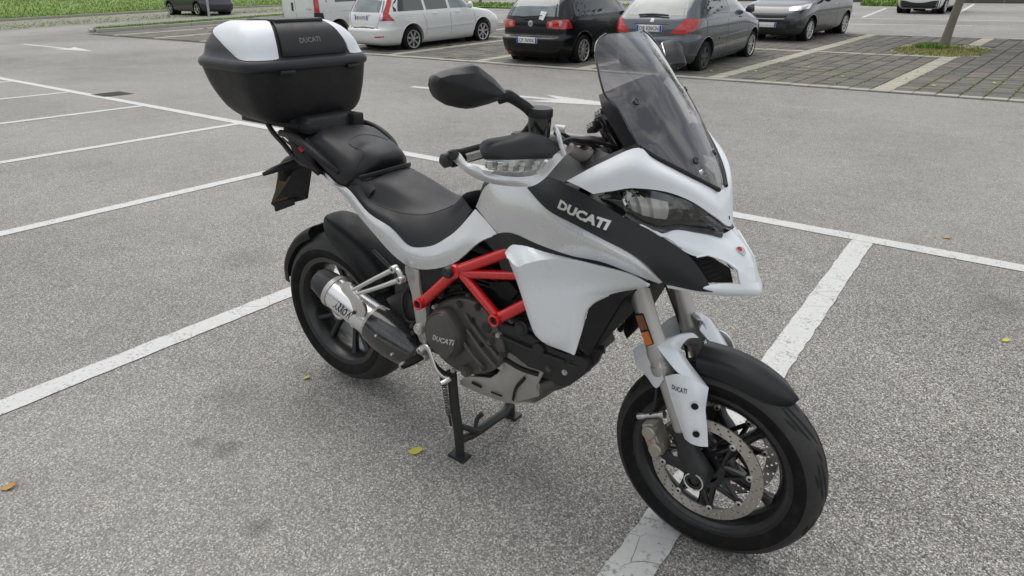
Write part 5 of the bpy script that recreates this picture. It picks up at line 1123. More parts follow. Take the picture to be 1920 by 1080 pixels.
k2 = thing('kerb', 'long low kerb along the foot of the grass bank', 'kerb', (-39.3, 8, 0))
kerbrun(k2, [(-39.3, 2), (-39.3, 40)], .16, .12, step=2)
def bank(x, y): t = max(0, -39.4-x); return H(y)+.08+.13*t+.12*math.sin(x*.7)*math.sin(y*.5)*min(1, t/3)
V = []; F = []; nx, ny = 40, 80
for a in range(nx+1):
    for b in range(ny+1): x, y = -39.4-45*(a/nx)**1.5, -40+130*b/ny; V.append((x, y, bank(x, y)))
for a in range(nx):
    for b in range(ny): k = a*(ny+1)+b; F.append((k, k+1, k+ny+2, k+ny+1))
g = G(); g.add(V, F); tag(g.build('grass_bank', 'grass_green', None), kind='structure')
blades(60000, lambda rd: (-39.5-rd.random()**1.6*22, rd.uniform(-6, 50)), .075, 'grass_blade', 'bank_grass', 'rough green grass covering the bank beyond the car park', 'grass', random.Random(13), bank, .02)
blades(14000, lambda rd: (-39.5-rd.random()**1.6*22, rd.uniform(-6, 50)), .07, 'grass_dry', 'bank_dry_grass', 'yellowed grass stalks scattered over the grass bank', 'grass', random.Random(23), bank, .02)
# far side: road edge, grass strip, low wall
sheet([(-60, 30.6), (-16, 30.6), (-14, 36), (-60, 36)], .06, 'grass_strip', 'grass_green', kind='structure')
blades(4000, quad_in(-40, -15, 30.8, 36), .12, 'grass_blade', 'strip_grass', 'short grass on the far strip beyond the parked cars', 'grass', random.Random(14), lambda x, y: H(y)+.06, .03)
tree((-26.3, 33.4, H(33.4)), 'young thin tree on the far grass strip', 4.5, .09, (.02, 0), 1.3, 1500, 21)
wl = thing('low_wall', 'long low dark wall at the far end of the car park', 'wall', (0, 46, 0))
simple('concrete_dark', (.09, .09, .08), .85, var=.3)
for i in range(26): box((-32+i*2.4, .02*(i % 2), H(46)+.15), (2.38, .3, .5)).build('wall_panel', 'concrete_dark', wl, bevel=.01)
for i in range(26): box((-32+i*2.4, 0, H(46)+.44), (2.36, .36, .08)).build('wall_cap', 'concrete', wl, bevel=.01)
blades(900, disc(-4.3, 41, 1.6, 1.2), .25, 'grass_blade', 'far_tuft', 'green grass tuft at the far bay beside the white car', 'grass', random.Random(15), wdt=.04)
# sign posts by the grass island
for (x, y, lb, ln_) in ((-30.9, 17.9, 'grey galvanised post standing in front of the dark hatchback', .02), (-39.1, 25.6, 'thin grey post on the verge behind the white van', .0)):
    t = thing('post', lb, 'post', (x, y, H(y))); bar((-.25*(ln_ > 0), 0, -.1), (.0, 0, 3.0), .055 if ln_ else .045, 14).build('pole', 'galvanised', t); bar((-.25*(ln_ > 0), 0, 0), (-.25*(ln_ > 0), 0, .03), .09, 14).build('foot_collar', 'galvanised', t)

# ------------------------------------------------------------------ fallen leaves
def leaf(x, y, rz, s, mat, label, group=None):
    g = G(); n = 7; up_, lo_ = [], []
    for i in range(n+1):
        t = i/n; w2 = s*.3*math.sin(math.pi*t)**.8*(1+.12*(i % 2)); up_.append((s*(t-.5), w2, .004+.012*t*t+.006*w2/s)); lo_.append((s*(t-.5), -w2, .004+.012*t*t))
    mid = [(s*(i/n-.5), 0, .003+.01*(i/n)**2) for i in range(n+1)]
    V = up_+mid+lo_; m = n+1; F = []
    for i in range(n): F += [(i, i+1, m+i+1, m+i), (m+i, m+i+1, 2*m+i+1, 2*m+i)]
    g.add(V, F); g.add([(s*.5, .001, .013), (s*.5, -.001, .013), (s*.72, -.001, .016), (s*.72, .001, .016)], [(0, 1, 2, 3)])
    o = g.build('fallen_leaf', mat, None); o.location = (x, y, H(y)); o.rotation_euler = (0, 0, rz); tag(o, label, 'leaf', group); return o
p_ = (-0.168, -0.148); leaf(p_[0], p_[1], .2, .034, 'leaf_yellow', 'small pale yellow leaf on the asphalt beside the rear tyre')
p_ = (0.551, -0.228); leaf(p_[0], p_[1], .75, .058, 'leaf_yellow', 'yellow green leaf on the asphalt beside the centre stand foot')
p_ = (1.844, 3.539); leaf(p_[0], p_[1], .0, .06, 'leaf_brown', 'orange brown leaf on the asphalt beyond the long white line')
p_ = (2.225, 2.039); leaf(p_[0], p_[1], .6, .038, 'leaf_yellow', 'tiny yellow leaf on bare asphalt inside the empty bay')
rr = random.Random(31)
for _ in range(26):
    i, j = rr.uniform(-10, 12), rr.uniform(1, 22); p = pv(i, j); o = leaf(p[0], p[1], rr.uniform(0, 6), rr.uniform(.05, .09), rr.choice(('leaf_yellow', 'leaf_brown')), 'small dry leaf scattered on the block paving', 'leaves on the block paving'); o.location.z += .03
for u_, s in (((-0.406, -1.169), .05),): leaf(u_[0], u_[1], 1, s, 'leaf_brown', 'crumpled brown leaf on the stained asphalt of the near bay')

# ------------------------------------------------------------------ cars
for nm, c, mt in (('car_black', (.004, .004, .005), .0), ('car_grey', (.068, .08, .096), .5), ('car_anthracite', (.05, .052, .058), .5), ('car_white', (.66, .67, .66), 0), ('car_dark_blue', (.02, .022, .034), .3)):
    q = simple(nm, c, .3, metal=mt, coat=(.35 if nm == 'car_black' else .9), var=.03, spec=(.25 if nm == 'car_black' else .5))
simple('tail_red', (.42, .012, .012), .15, coat=.8, var=.25, vscale=18); simple('tail_clear', (.5, .3, .3), .15, coat=.8); simple('plate_white', (.72, .72, .7), .4, var=.04); simple('plate_blue', (.02, .07, .4), .4)
simple('car_trim', (.02, .02, .021), .55, var=.2); simple('alloy', (.5, .5, .5), .28, metal=.7, var=.05); simple('steel_wheel', (.03, .03, .03), .5); simple('lamp_bright', (.7, .72, .74), .12, metal=.7, var=.3, vscale=25)
simple('car_interior', (.02, .02, .02), .8)
q = newmat('glass_dark'); setp(q, col=(.012, .016, .016), rough=.03, spec=.7, coat=.5)
q = newmat('glass_rear'); setp(q, col=q.mix(q.noise(2.2, 3), (.05, .065, .065), (.2, .24, .24)), rough=.04, spec=.7, coat=.6)
simple('paper', (.8, .8, .8), .6)
def plan(x0, x1, hw, z, p=7., n=112):
    o = []
    for i in range(n):
        a = 2*math.pi*i/n; ca, sa = math.cos(a), math.sin(a)
        # even spacing round a squarish outline
        m = max(abs(ca), abs(sa)); ca, sa = ca/m, sa/m; k = (abs(ca)**p+abs(sa)**p)**(-1/p)
        o.append(((x0+x1)/2+(x1-x0)/2*ca*k, hw*sa*k, z))
    return o
def car_wheel(par, x, y, r, wd, style, nsp, rimr, mat):
    sg = -1 if y < 0 else 1
    rt_ = lathe([(rimr-.01, -wd/2), (rimr+.012, -wd/2-.004), (r-.03, -wd/2-.004), (r-.006, -wd/2+.02), (r, -wd/2+.05), (r, wd/2-.05), (r-.006, wd/2-.02), (r-.03, wd/2+.004), (rimr+.012, wd/2+.004), (rimr-.01, wd/2)], (x, y, r), (0, 1, 0), 36).build('wheel', 'rubber', par)
    f = y+sg*wd/2
    lathe([(rimr, .004*sg), (rimr-.012, .002*sg), (rimr-.03, -.045*sg), (0, -.05*sg)] if sg > 0 else [(rimr, -.004), (rimr-.012, -.002), (rimr-.03, .045), (0, .05)], (x, f, r), (0, 1, 0), 32).build('rim_barrel', 'car_trim' if mat != 'steel_wheel' else 'steel_wheel', rt_)
    g = lathe([(rimr+.006, 0), (rimr+.004, sg*.008), (rimr-.012, sg*.006), (rimr-.02, -sg*.01)], (x, f, r), (0, 1, 0), 32)
    for i in range(nsp):
        a = 2*math.pi*(i+.2)/nsp; w0 = style
        rows = [[(x+rr_*math.cos(a)-s*wd_*math.sin(a), f-sg*dp, r+rr_*math.sin(a)+s*wd_*math.cos(a)) for s, dp in ((-1, .03), (-.7, .004), (.7, .004), (1, .03))] for rr_, wd_ in ((.03, w0*.8), (rimr*.5, w0), (rimr-.008, w0*1.35))]
        g.merge(skin(arr(rows), True))
    g.merge(lathe([(0, sg*.002), (.045, 0), (.055, -sg*.02)], (x, f, r), (0, 1, 0), 20)); g.build('wheel_trim', mat, rt_, ang=30)
    return rt_
def make_car(label, cat, loc, rz, lev, wx, track, wr, paint, group=None, style=(.022, 7, .215, 'alloy'), arch=.06, low_black=0, rear_steel=False):
    t = thing('parked_car' if cat != 'van' else 'parked_van', label, cat, loc, rz, group)
    L = interp(arr([plan(*a[1:3], a[3], a[0], a[4] if len(a) > 4 else 7.) for a in lev]), 0, 3)
    body = skin(L, True, True).build('body', paint, None, ang=40)
    for x in wx:
        for s in (-1, 1):
            co = lathe([(0, -.35), (wr+arch, -.35), (wr+arch, .35), (0, .35)], (x, s*(track+.18), wr+.01), (0, 1, 0), 40).build('cut', 'car_trim', None)
            md = body.modifiers.new('arch', 'BOOLEAN'); md.operation = 'DIFFERENCE'; md.object = co; md.solver = 'EXACT'
    dg = bpy.context.evaluated_depsgraph_get(); dg.update(); me = bpy.data.meshes.new_from_object(body.evaluated_get(dg))
    cuts = [m.object for m in body.modifiers]; body.modifiers.clear(); body.data = me
    for c in cuts: bpy.data.objects.remove(c)
    me.materials.clear(); me.materials.append(MATS[paint]); me.polygons.foreach_set('material_index', [0]*len(me.polygons)); me.set_sharp_from_angle(angle=R(40)); body.parent = t
    bv = BVHTree.FromPolygons([tuple(p) for p in L.reshape(-1, 3)], skin(L, True).f)
    for x in wx:
        for s in (-1, 1):
            lathe([(0, -.02), (wr+arch-.004, -.02), (wr+arch-.004, .16)] if s < 0 else [(wr+arch-.004, -.16), (wr+arch-.004, .02), (0, .02)], (x, s*(track-.16), wr+.01), (0, 1, 0), 32).build('wheel_well', 'car_interior', t)
            stl = style if not (rear_steel and x < 0) else (.05, 5, .19, 'steel_wheel')
            car_wheel(t, x, s*track, wr, .205, *stl)
    def patch(name, mat, rows, d, off=.004, th=.006, par=t, k=5, cr=(), cc=(), both_=False, near=False):
        dv = Vector(d).normalized(); A = loft(rows, k, k, cr, cc).copy(); sh_ = A.shape
        if near:
            for p in A.reshape(-1, 3):
                h = bv.find_nearest(Vector(p)); nn = h[1] if h[1].dot(dv) < 0 else -h[1]; p[:] = arr(h[0]+nn*off)
        for p in A.reshape(-1, 3) if not near else ():
            h = bv.ray_cast(Vector(p)-dv*1.5, dv)
            if h[0] is None: h = bv.find_nearest(Vector(p))
            p[:] = arr(h[0]-dv*off)
        g_ = shell(A, th, tuple(A.reshape(-1, 3).mean(0)+arr(dv)*2)); o = g_.build(name, mat, par, ang=45)
        if both_: g_.mirror().build(name, mat, par, ang=45)
        return o
    return t, patch, bv
def RR(*pts): return [(-2.9, y, z) for y, z in pts]       # rear-face points
def SS(*pts): return [(x, -1.6, z) for x, z in pts]       # right-side points
RD, SD = (1, 0, 0), (0, 1, 0)
def plate(t, patch, x, z, s, y0=0, blue2=True, sgn=1):
    pl_ = box((x, y0, z), (.014, .52, .115)).build('number_plate', 'plate_white', t, bevel=.003)
    e = -sgn*.0085
    for yy in (.235, -.235): box((x+e*.9, y0+yy, z), (.003, .042, .108)).build('plate_band', 'plate_blue', pl_)
    if s: decal('plate_lettering', s, (x+e, y0+sgn*.195, z-.036), (x+e, y0-sgn*.195, z-.036), (x+e, y0+sgn*.195, z+.036), 'letter_black', pl_, bold=.012)
def seam(patch, pts, d=SD, w=.004, both_=True, mat='car_interior'):
    P = arr(pts); dd = np.gradient(P, axis=0); dd /= np.linalg.norm(dd, axis=1, keepdims=True); n_ = np.cross(dd, arr(d)); 
    patch('panel_gap', mat, [[tuple(p) for p in P-n_*w], [tuple(p) for p in P+n_*w]], d, .0012, .002, k=4, both_=both_)
def archlip(t, bv, wx, track, wr, ar, mat, w=.02):
    for x in wx:
        for s in (-1, 1):
            pts = []
            for k in range(13):
                a = R(8+164*k/12); p = Vector((x+(wr+ar)*math.cos(a), s*2, wr+.01+(wr+ar)*math.sin(a))); h = bv.ray_cast(p, Vector((0, -s, 0)))
                if h[0] is not None: pts.append(tuple(h[0]))
            if len(pts) > 4: tube(pts, w/2, 8, 2).build('arch_lip', mat, t)

# black hatchback
ANG = R(90)
lev = [(.19, -1.9, 1.9, .76), (.24, -1.98, 2.0, .82), (.36, -2.05, 2.06, .86), (.5, -2.09, 2.1, .876), (.575, -2.095, 2.1, .88), (.6, -2.07, 2.09, .88), (.64, -2.015, 2.04, .88), (.72, -2.01, 1.98, .878), (.84, -2.0, 1.8, .87), (.93, -1.975, 1.3, .855), (.97, -1.95, 1.05, .84), (1.15, -1.84, .75, .76), (1.32, -1.68, .42, .68), (1.43, -1.45, .1, .6), (1.475, -1.1, -.2, .45, 5)]
cx_, cy_ = -6.43, 11.2+1.29
t, pt, bv = make_car('black hatchback with round red tail lights parked on the block paving', 'car', (cx_, cy_, H(11.2)), ANG, lev, (-1.29, 1.29), .775, .31, 'car_black', 'cars parked in bays', (.018, 10, .215, 'alloy'))
t.rotation_euler = (-R(0), -R(2.0), ANG)
for s in (1, -1):
    d = (1, s*.55, 0)
    o = pt('tail_light', 'tail_red', [[(-2.02, -s*.43, .925), (-2.0, -s*.62, .965), (-1.95, -s*.8, .985), (-1.84, -s*.88, .985)], [(-2.02, -s*.39, .86), (-2.02, -s*.62, .87), (-1.97, -s*.85, .88), (-1.78, -s*.9, .89)], [(-2.02, -s*.43, .79), (-2.02, -s*.62, .775), (-1.96, -s*.85, .775), (-1.7, -s*.9, .78)]], d, .008, .012, near=True)
    for y_, z_, r_ in ((.5, .855, .045), (.68, .87, .06)):
        h = bv.ray_cast(Vector((-3, -s*y_, z_)), Vector((1, 0, 0)))
        if h[0] is not None: lathe([(0, -.012), (r_*.45, -.011), (r_*.5, -.014), (r_, -.009), (r_, .02)], tuple(h[0]-Vector((.004, 0, 0))), (1, 0, 0), 22).build('tail_light_lens', 'tail_clear', t)
pt('rear_window', 'glass_rear', [RR((.62, 1.0), (0, 1.0), (-.62, 1.0)), RR((.56, 1.2), (0, 1.2), (-.56, 1.2)), RR((.48, 1.36), (0, 1.38), (-.48, 1.36))], RD, .004)
pt('side_window', 'glass_dark', [SS((-1.55, .985), (-.3, .985), (.85, .985)), SS((-1.5, 1.2), (-.3, 1.2), (.62, 1.2)), SS((-1.25, 1.36), (-.3, 1.38), (.3, 1.36))], SD, .003, both_=True)
h = bv.ray_cast(Vector((-3, 0, .86)), Vector((1, 0, 0)))[0]
bdg = lathe([(0, -.01), (.05, -.01), (.058, -.006), (.06, .01)], (h.x-.002, 0, .86), (1, 0, 0), 28).build('badge', 'alloy', t)
decal('badge_lettering', 'VW', (h.x-.0135, .032, .833), (h.x-.0135, -.032, .833), (h.x-.0135, .032, .887), 'letter_black', bdg, bold=.0)
plate(t, pt, -2.1, .545, 'CP 769SK', .03)
wp_ = tube([(-2.03, .22, .985), (-2.0, .0, 1.0), (-1.99, -.28, 1.02)], [.02, .014, .008], 8, 3).build('rear_wiper', 'car_trim', t)
prism([(-1.985, -.2, .95), (-1.985, -.31, .93), (-1.93, -.36, 1.08), (-1.93, -.22, 1.1)], (-.006, 0, -.002)).build('windscreen_note', 'paper', t)
seam(pt, SS((-.35, .3), (-.38, .6), (-.42, .95))); seam(pt, SS((.75, .3), (.78, .6), (.7, .95)))
seam(pt, [(-2.9, .5, .62), (-2.9, 0, .615), (-2.9, -.5, .62)], RD, .006, False)
seam(pt, [(-2.9, .85, .47), (-2.9, 0, .465), (-2.9, -.85, .47)], RD, .003, False)
for y_ in (.6,): pt('rear_reflector', 'tail_red', [RR((.5, .3), (.7, .31)), RR((.5, .27), (.7, .28))], RD, .003, .004)
archlip(t, bv, (-1.29, 1.29), .775, .31, .06, 'car_black')
# mirror
for s in (-1, 1): tube([(.62, s*.84, 1.0), (.66, s*.95, 1.02), (.67, s*1.03, 1.02)], [.03, .075, .05], 10, 4, flat=(1, .7)).build('door_mirror', 'car_black', t)

# grey-blue three-door hatchback
lev = [(.19, -1.8, 1.85, .76), (.25, -1.9, 1.95, .82), (.36, -1.96, 2.0, .86), (.48, -1.985, 2.01, .875), (.58, -1.995, 2.01, .88), (.66, -1.985, 1.99, .88), (.7, -1.955, 1.96, .88), (.8, -1.945, 1.8, .876), (.92, -1.9, 1.4, .865), (1.0, -1.85, 1.1, .85), (1.05, -1.8, .95, .83), (1.2, -1.65, .68, .76), (1.36, -1.42, .35, .67), (1.45, -1.1, 0, .56), (1.475, -.8, -.3, .42, 5)]
t, pt, bv = make_car('grey blue three-door hatchback with big red almond tail lights', 'car', (-3.03-.74+.03, 11.26+1.27, H(11.26)), R(89), lev, (-1.27, 1.27), .745, .3, 'car_grey', 'cars parked in bays', (.016, 9, .2, 'alloy'), rear_steel=True)
t.rotation_euler = (0, -R(2.0), R(89))
for s in (1, -1):
    d = (1, s*.6, 0)
    pt('tail_light', 'tail_red', [[(-1.85, -s*.66, 1.03), (-1.8, -s*.78, 1.035), (-1.6, -s*.87, 1.0)], [(-1.92, -s*.56, .91), (-1.9, -s*.74, .89), (-1.68, -s*.88, .88)], [(-1.96, -s*.42, .765), (-1.96, -s*.58, .745), (-1.9, -s*.78, .765)]], d, .012, .014, near=True)
pt('rear_window', 'glass_rear', [RR((.62, 1.06), (0, 1.05), (-.62, 1.06)), RR((.58, 1.2), (0, 1.2), (-.58, 1.2)), RR((.48, 1.38), (0, 1.4), (-.48, 1.38))], RD, .004)
pt('side_window', 'glass_dark', [SS((-1.25, 1.06), (-.4, 1.045), (-.28, 1.04)), SS((-1.2, 1.2), (-.4, 1.2), (-.28, 1.2)), SS((-.9, 1.36), (-.4, 1.37), (-.28, 1.37))], SD, .008, both_=True)
pt('side_window', 'glass_rear', [SS((-.18, 1.04), (.4, 1.03), (.9, 1.02)), SS((-.18, 1.2), (.4, 1.2), (.62, 1.2)), SS((-.18, 1.37), (.2, 1.37), (.35, 1.36))], SD, .003, both_=True)
pt('plate_recess', 'car_interior', [RR((.37, .915), (-.37, .915)), RR((.34, .905), (-.34, .905))], RD, .002, .004)
plate(t, pt, -1.945, .84, 'DR 020CN', .02)
seam(pt, RR((.62, 1.0), (.6, .9), (.48, .75), (.3, .72), (-.3, .72), (-.48, .75), (-.6, .9), (-.62, 1.0)), RD, .005, False)
seam(pt, SS((-.3, .3), (-.28, .6), (-.32, 1.03))); seam(pt, SS((.85, .3), (.9, .6), (.85, 1.0)))
pt('side_moulding', 'car_grey', [SS((-.72, .62), (.2, .635), (.85, .645)), SS((-.7, .585), (.2, .6), (.85, .61))], SD, .014, .014, both_=True)
pt('bumper_insert', 'car_trim', [RR((.62, .49), (0, .48), (-.62, .49)), RR((.64, .4), (0, .39), (-.64, .4))], RD, .003, .004)
pt('rear_reflector', 'tail_red', [RR((.3, .43), (-.0, .42)), RR((.3, .4), (-.0, .39))], RD, .006, .004) if 0 else None
pt('badge', 'alloy', [RR((.03, 1.005), (-.03, 1.005)), RR((.04, .945), (-.04, .945))], RD, .006, .006)
tube([(-1.83, .3, 1.06), (-1.82, -.0, 1.075), (-1.84, -.3, 1.06)], .018, 8, 3).build('rear_wiper', 'car_trim', t)
archlip(t, bv, (-1.27, 1.27), .745, .3, .06, 'car_grey')
for s in (-1, 1):
    tube([(.62, s*.86, 1.03), (.64, s*.96, 1.07), (.65, s*1.03, 1.08)], [.03, .085, .06], 12, 4, flat=(1.1, .7)).build('door_mirror', 'car_grey', t)
    tube([(.28, s*.86, .93), (.36, s*.885, .93), (.46, s*.86, .93)], .014, 8, 3).build('door_handle', 'car_grey', t)

# white estate
lev = [(.2, -2.1, 2.05, .76), (.26, -2.2, 2.15, .82), (.38, -2.245, 2.2, .865), (.5, -2.255, 2.22, .88), (.57, -2.25, 2.22, .885), (.62, -2.2, 2.2, .885), (.72, -2.18, 2.1, .882), (.84, -2.16, 1.85, .872), (.93, -2.13, 1.4, .855), (.97, -2.11, 1.15, .84), (1.15, -2.0, .85, .77), (1.32, -1.85, .45, .7), (1.42, -1.65, .1, .62), (1.455, -1.3, -.2, .5, 5)]
va = R(86)
t, pt, bv = make_car('white estate car with tall red tail lights and alloy wheels', 'car', (-10.96-.71+.1, 11.53+1.32, H(11.5)), va, lev, (-1.32, 1.32), .77, .315, 'car_white', 'cars parked in bays', (.024, 7, .215, 'alloy'))
t.rotation_euler = (0, -R(2.0), va)
for s in (1, -1):
    d = (1, s*.55, 0)
    pt('tail_light', 'tail_red', [[(-1.85, -s*.6, 1.36), (-1.75, -s*.7, 1.36)], [(-1.98, -s*.66, 1.15), (-1.9, -s*.8, 1.15)], [(-2.1, -s*.67, .99), (-2.05, -s*.84, .99)], [(-2.15, -s*.67, .9), (-1.98, -s*.88, .9)], [(-2.17, -s*.67, .79), (-1.88, -s*.89, .785)]], d, .01, .012, cr=(2,), near=True)
    pt('tail_light_lens', 'lamp_bright', [[(-2.13, -s*.62, .97), (-2.13, -s*.69, .97)], [(-2.17, -s*.62, .79), (-2.17, -s*.69, .79)]], d, .012, .01, near=True)
pt('rear_window', 'glass_rear', [RR((.63, .98), (0, .98), (-.63, .98)), RR((.6, 1.15), (0, 1.15), (-.6, 1.15)), RR((.52, 1.33), (0, 1.34), (-.52, 1.33))], RD, .004)
pt('side_window', 'glass_dark', [SS((-1.85, .99), (-1.0, .985), (-.86, .985)), SS((-1.8, 1.15), (-1.0, 1.15), (-.86, 1.15)), SS((-1.6, 1.33), (-1., 1.34), (-.86, 1.34))], SD, .003, both_=True)
pt('side_window', 'glass_dark', [SS((-.78, .985), (-.3, .985), (.0, .985)), SS((-.78, 1.15), (-.3, 1.15), (.0, 1.15)), SS((-.78, 1.34), (-.3, 1.34), (.0, 1.34))], SD, .003, both_=True)
pt('side_window', 'glass_rear', [SS((.08, .985), (.5, .98), (.98, .975)), SS((.08, 1.15), (.5, 1.15), (.75, 1.15)), SS((.08, 1.34), (.3, 1.34), (.45, 1.34))], SD, .003, both_=True)
plate(t, pt, -2.165, .85, 'EB 559TD', .1)
pt('plate_handle', 'alloy', [RR((.44, .925), (-.24, .925)), RR((.44, .908), (-.24, .908))], RD, .012, .012)
seam(pt, RR((.6, .95), (.58, .8), (.5, .66), (0, .65), (-.5, .66), (-.58, .8), (-.6, .95)), RD, .005, False)
pt('bumper_step', 'car_trim', [RR((.55, .635), (-.55, .635)), RR((.55, .615), (-.55, .615))], RD, .003, .004)
pt('rear_reflector', 'tail_red', [RR((-.45, .43), (-.75, .44)), RR((-.45, .395), (-.75, .405))], RD, .004, .004); pt('rear_reflector', 'tail_red', [RR((.45, .43), (.75, .44)), RR((.45, .395), (.75, .405))], RD, .004, .004)
seam(pt, SS((-.86, .4), (-.84, .7), (-.95, .95))); seam(pt, SS((.06, .3), (.06, .6), (.04, .96))); seam(pt, SS((.95, .3), (1.0, .6), (.95, .95)))
pt('side_moulding', 'car_white', [SS((-.8, .565), (.1, .575), (.92, .585)), SS((-.8, .53), (.1, .54), (.92, .55))], SD, .012, .012, both_=True)
pt('fuel_flap', 'car_white', [SS((-1.62, .91), (-1.38, .91)), SS((-1.6, .74), (-1.4, .74))], SD, .003, .003)
for s in (-1, 1):
    for xh in (-.62, .22): tube([(xh, s*.845, .885), (xh+.1, s*.885, .885), (xh+.2, s*.85, .885)], .014, 8, 3).build('door_handle', 'car_white', t)
    tube([(.72, s*.84, 1.0), (.74, s*.94, 1.03), (.75, s*1.03, 1.04)], [.03, .08, .055], 12, 4, flat=(1.1, .7)).build('door_mirror', 'car_white', t)
archlip(t, bv, (-1.32, 1.32), .77, .315, .06, 'car_white')

# white van
lev = [(.25, -2.3, 2.3, .8), (.35, -2.38, 2.35, .9), (.5, -2.4, 2.38, .93), (.62, -2.38, 2.38, .945), (.66, -2.34, 2.36, .95), (.9, -2.33, 2.2, .95), (1.05, -2.32, 1.8, .945), (1.3, -2.3, 1.5, .92), (1.7, -2.24, 1.05, .87), (1.9, -2.15, .8, .8), (1.96, -1.9, .4, .6, 5)]
t, pt, bv = make_car('white panel van with twin rear doors behind the white estate car', 'van', (-15.4, 11.45+2.33, H(11.8)), R(88), lev, (-1.55, 1.45), .83, .32, 'car_white', None, (.03, 6, .2, 'steel_wheel'))
t.rotation_euler = (0, -R(2.0), R(88))
for s in (1, -1):
    d = (1, s*.35, 0)
    pt('tail_light', 'tail_red', [[(-2.3, -s*.84, 1.5), (-2.15, -s*.93, 1.5)], [(-2.33, -s*.85, 1.0), (-2.16, -s*.96, .98)], [(-2.33, -s*.85, .9), (-2.18, -s*.96, .88)]], d, .008, .012, near=True)
    pt('rear_corner_bumper', 'car_trim', [[(-2.34, -s*.84, .88), (-2.3, -s*.93, .88), (-2.05, -s*.95, .88)], [(-2.4, -s*.84, .4), (-2.3, -s*.93, .4), (-1.98, -s*.93, .4)]], (1, s*.7, 0), .008, .012, near=True)
    seam(pt, SS((-2.2, .9), (-.6, .9)), w=.003)
seam(pt, RR((0, .5), (0, 1.0), (0, 1.7)), RD, .006, False)
pt('door_handle', 'car_trim', [RR((.1, 1.16), (.17, 1.16)), RR((.1, .94), (.17, .94))], RD, .02, .02)
pt('side_window', 'glass_dark', [SS((-1.9, 1.15), (0, 1.15), (1.3, 1.15)), SS((-1.9, 1.35), (0, 1.35), (1.2, 1.35)), SS((-1.8, 1.65), (0, 1.65), (.9, 1.65))], SD, .003, both_=True)
decal('van_lettering', 'Trafic', (-2.345, -.55, .96), (-2.345, -.8, .96), (-2.345, -.55, 1.02), 'letter_grey', t, bold=.0)
decal('van_lettering', 'dCi 115', (-2.345, .78, 1.0), (-2.345, .58, 1.0), (-2.345, .78, 1.03), 'letter_grey', t, bold=.0) if 0 else None
archlip(t, bv, (-1.55, 1.45), .83, .32, .06, 'car_white')

# anthracite hatchback nosing towards the lane
lev = [(.19, -1.8, 1.8, .74), (.24, -1.92, 1.93, .8), (.36, -1.98, 1.99, .85), (.5, -2.0, 2.01, .87), (.62, -1.99, 2.0, .873), (.72, -1.97, 1.95, .873), (.82, -1.94, 1.84, .868), (.92, -1.9, 1.55, .86), (1.0, -1.86, 1.15, .84), (1.2, -1.7, .72, .76), (1.38, -1.45, .3, .66), (1.47, -1.1, -.1, .5, 5)]
ca_ = R(-97)
hd = arr((math.cos(ca_), math.sin(ca_))); lf = arr((-hd[1], hd[0])); fl_ = arr((-2.72, 17.6)); ctr = fl_-lf*.74-hd*1.255
t, pt, bv = make_car('anthracite hatchback facing the lane with bright headlights', 'car', (ctr[0], ctr[1], H(ctr[1])-.02), ca_, lev, (-1.255, 1.255), .74, .3, 'car_anthracite', 'cars parked in bays', (.024, 10, .205, 'alloy'))
t.rotation_euler = (0, R(1.9), ca_)
FD = (-1, 0, 0)
def FF(*p): return [(2.9, y, z) for y, z in p]
pt('grille', 'car_interior', [FF((.5, .68), (0, .67), (-.5, .68)), FF((.42, .56), (0, .55), (-.42, .56)), FF((.25, .46), (0, .46), (-.25, .46))], FD, .004)
pt('grille_bar', 'alloy', [FF((.45, .61), (0, .6), (-.45, .61)), FF((.44, .59), (0, .58), (-.44, .59))], FD, .012, .01)
for s in (1, -1):
    d = (-1, -s*.5, -.1)
    pt('headlight', 'lamp_bright', [[(1.78, s*.46, .9), (1.6, s*.66, .95), (1.3, s*.84, .96)], [(1.85, s*.46, .82), (1.75, s*.68, .85), (1.4, s*.86, .9)], [(1.9, s*.5, .77), (1.82, s*.7, .78), (1.5, s*.87, .84)]], d, .008, .012, near=True)
    pt('fog_recess', 'car_interior', [[(2.0, s*.52, .47), (1.97, s*.78, .48)], [(2.0, s*.5, .34), (1.95, s*.8, .35)]], d, .004, near=True)
    tube([(.62, s*.85, 1.0), (.64, s*.95, 1.03), (.65, s*1.03, 1.04)], [.03, .08, .055], 12, 4, flat=(1.1, .7)).build('door_mirror', 'car_anthracite', t)
    for xh in (-.35, .4)[:1]: tube([(xh, s*.84, .86), (xh+.1, s*.885, .86), (xh+.2, s*.85, .86)], .014, 8, 3).build('door_handle', 'alloy', t)
pt('lower_intake', 'car_interior', [FF((.45, .37), (-.45, .37)), FF((.5, .28), (-.5, .28))], FD, .004)
plate(t, pt, 2.025, .45, '', .0, sgn=-1)
pt('windscreen', 'glass_dark', [[(2.9, .7, 1.03), (2.9, 0, 1.03), (2.9, -.7, 1.03)], [(2.9, .62, 1.2), (2.9, 0, 1.2), (2.9, -.62, 1.2)], [(2.9, .5, 1.4), (2.9, 0, 1.4), (2.9, -.5, 1.4)]], FD, .004)
pt('side_window', 'glass_dark', [SS((-1.3, 1.0), (0, 1.0), (.95, .99)), SS((-1.25, 1.2), (0, 1.2), (.65, 1.2)), SS((-1.0, 1.38), (0, 1.38), (.3, 1.38))], SD, .003, both_=True)
seam(pt, SS((-.45, .3), (-.43, .6), (-.5, .98))); seam(pt, SS((.8, .3), (.85, .6), (.8, .98)))
archlip(t, bv, (-1.255, 1.255), .74, .3, .06, 'car_anthracite')

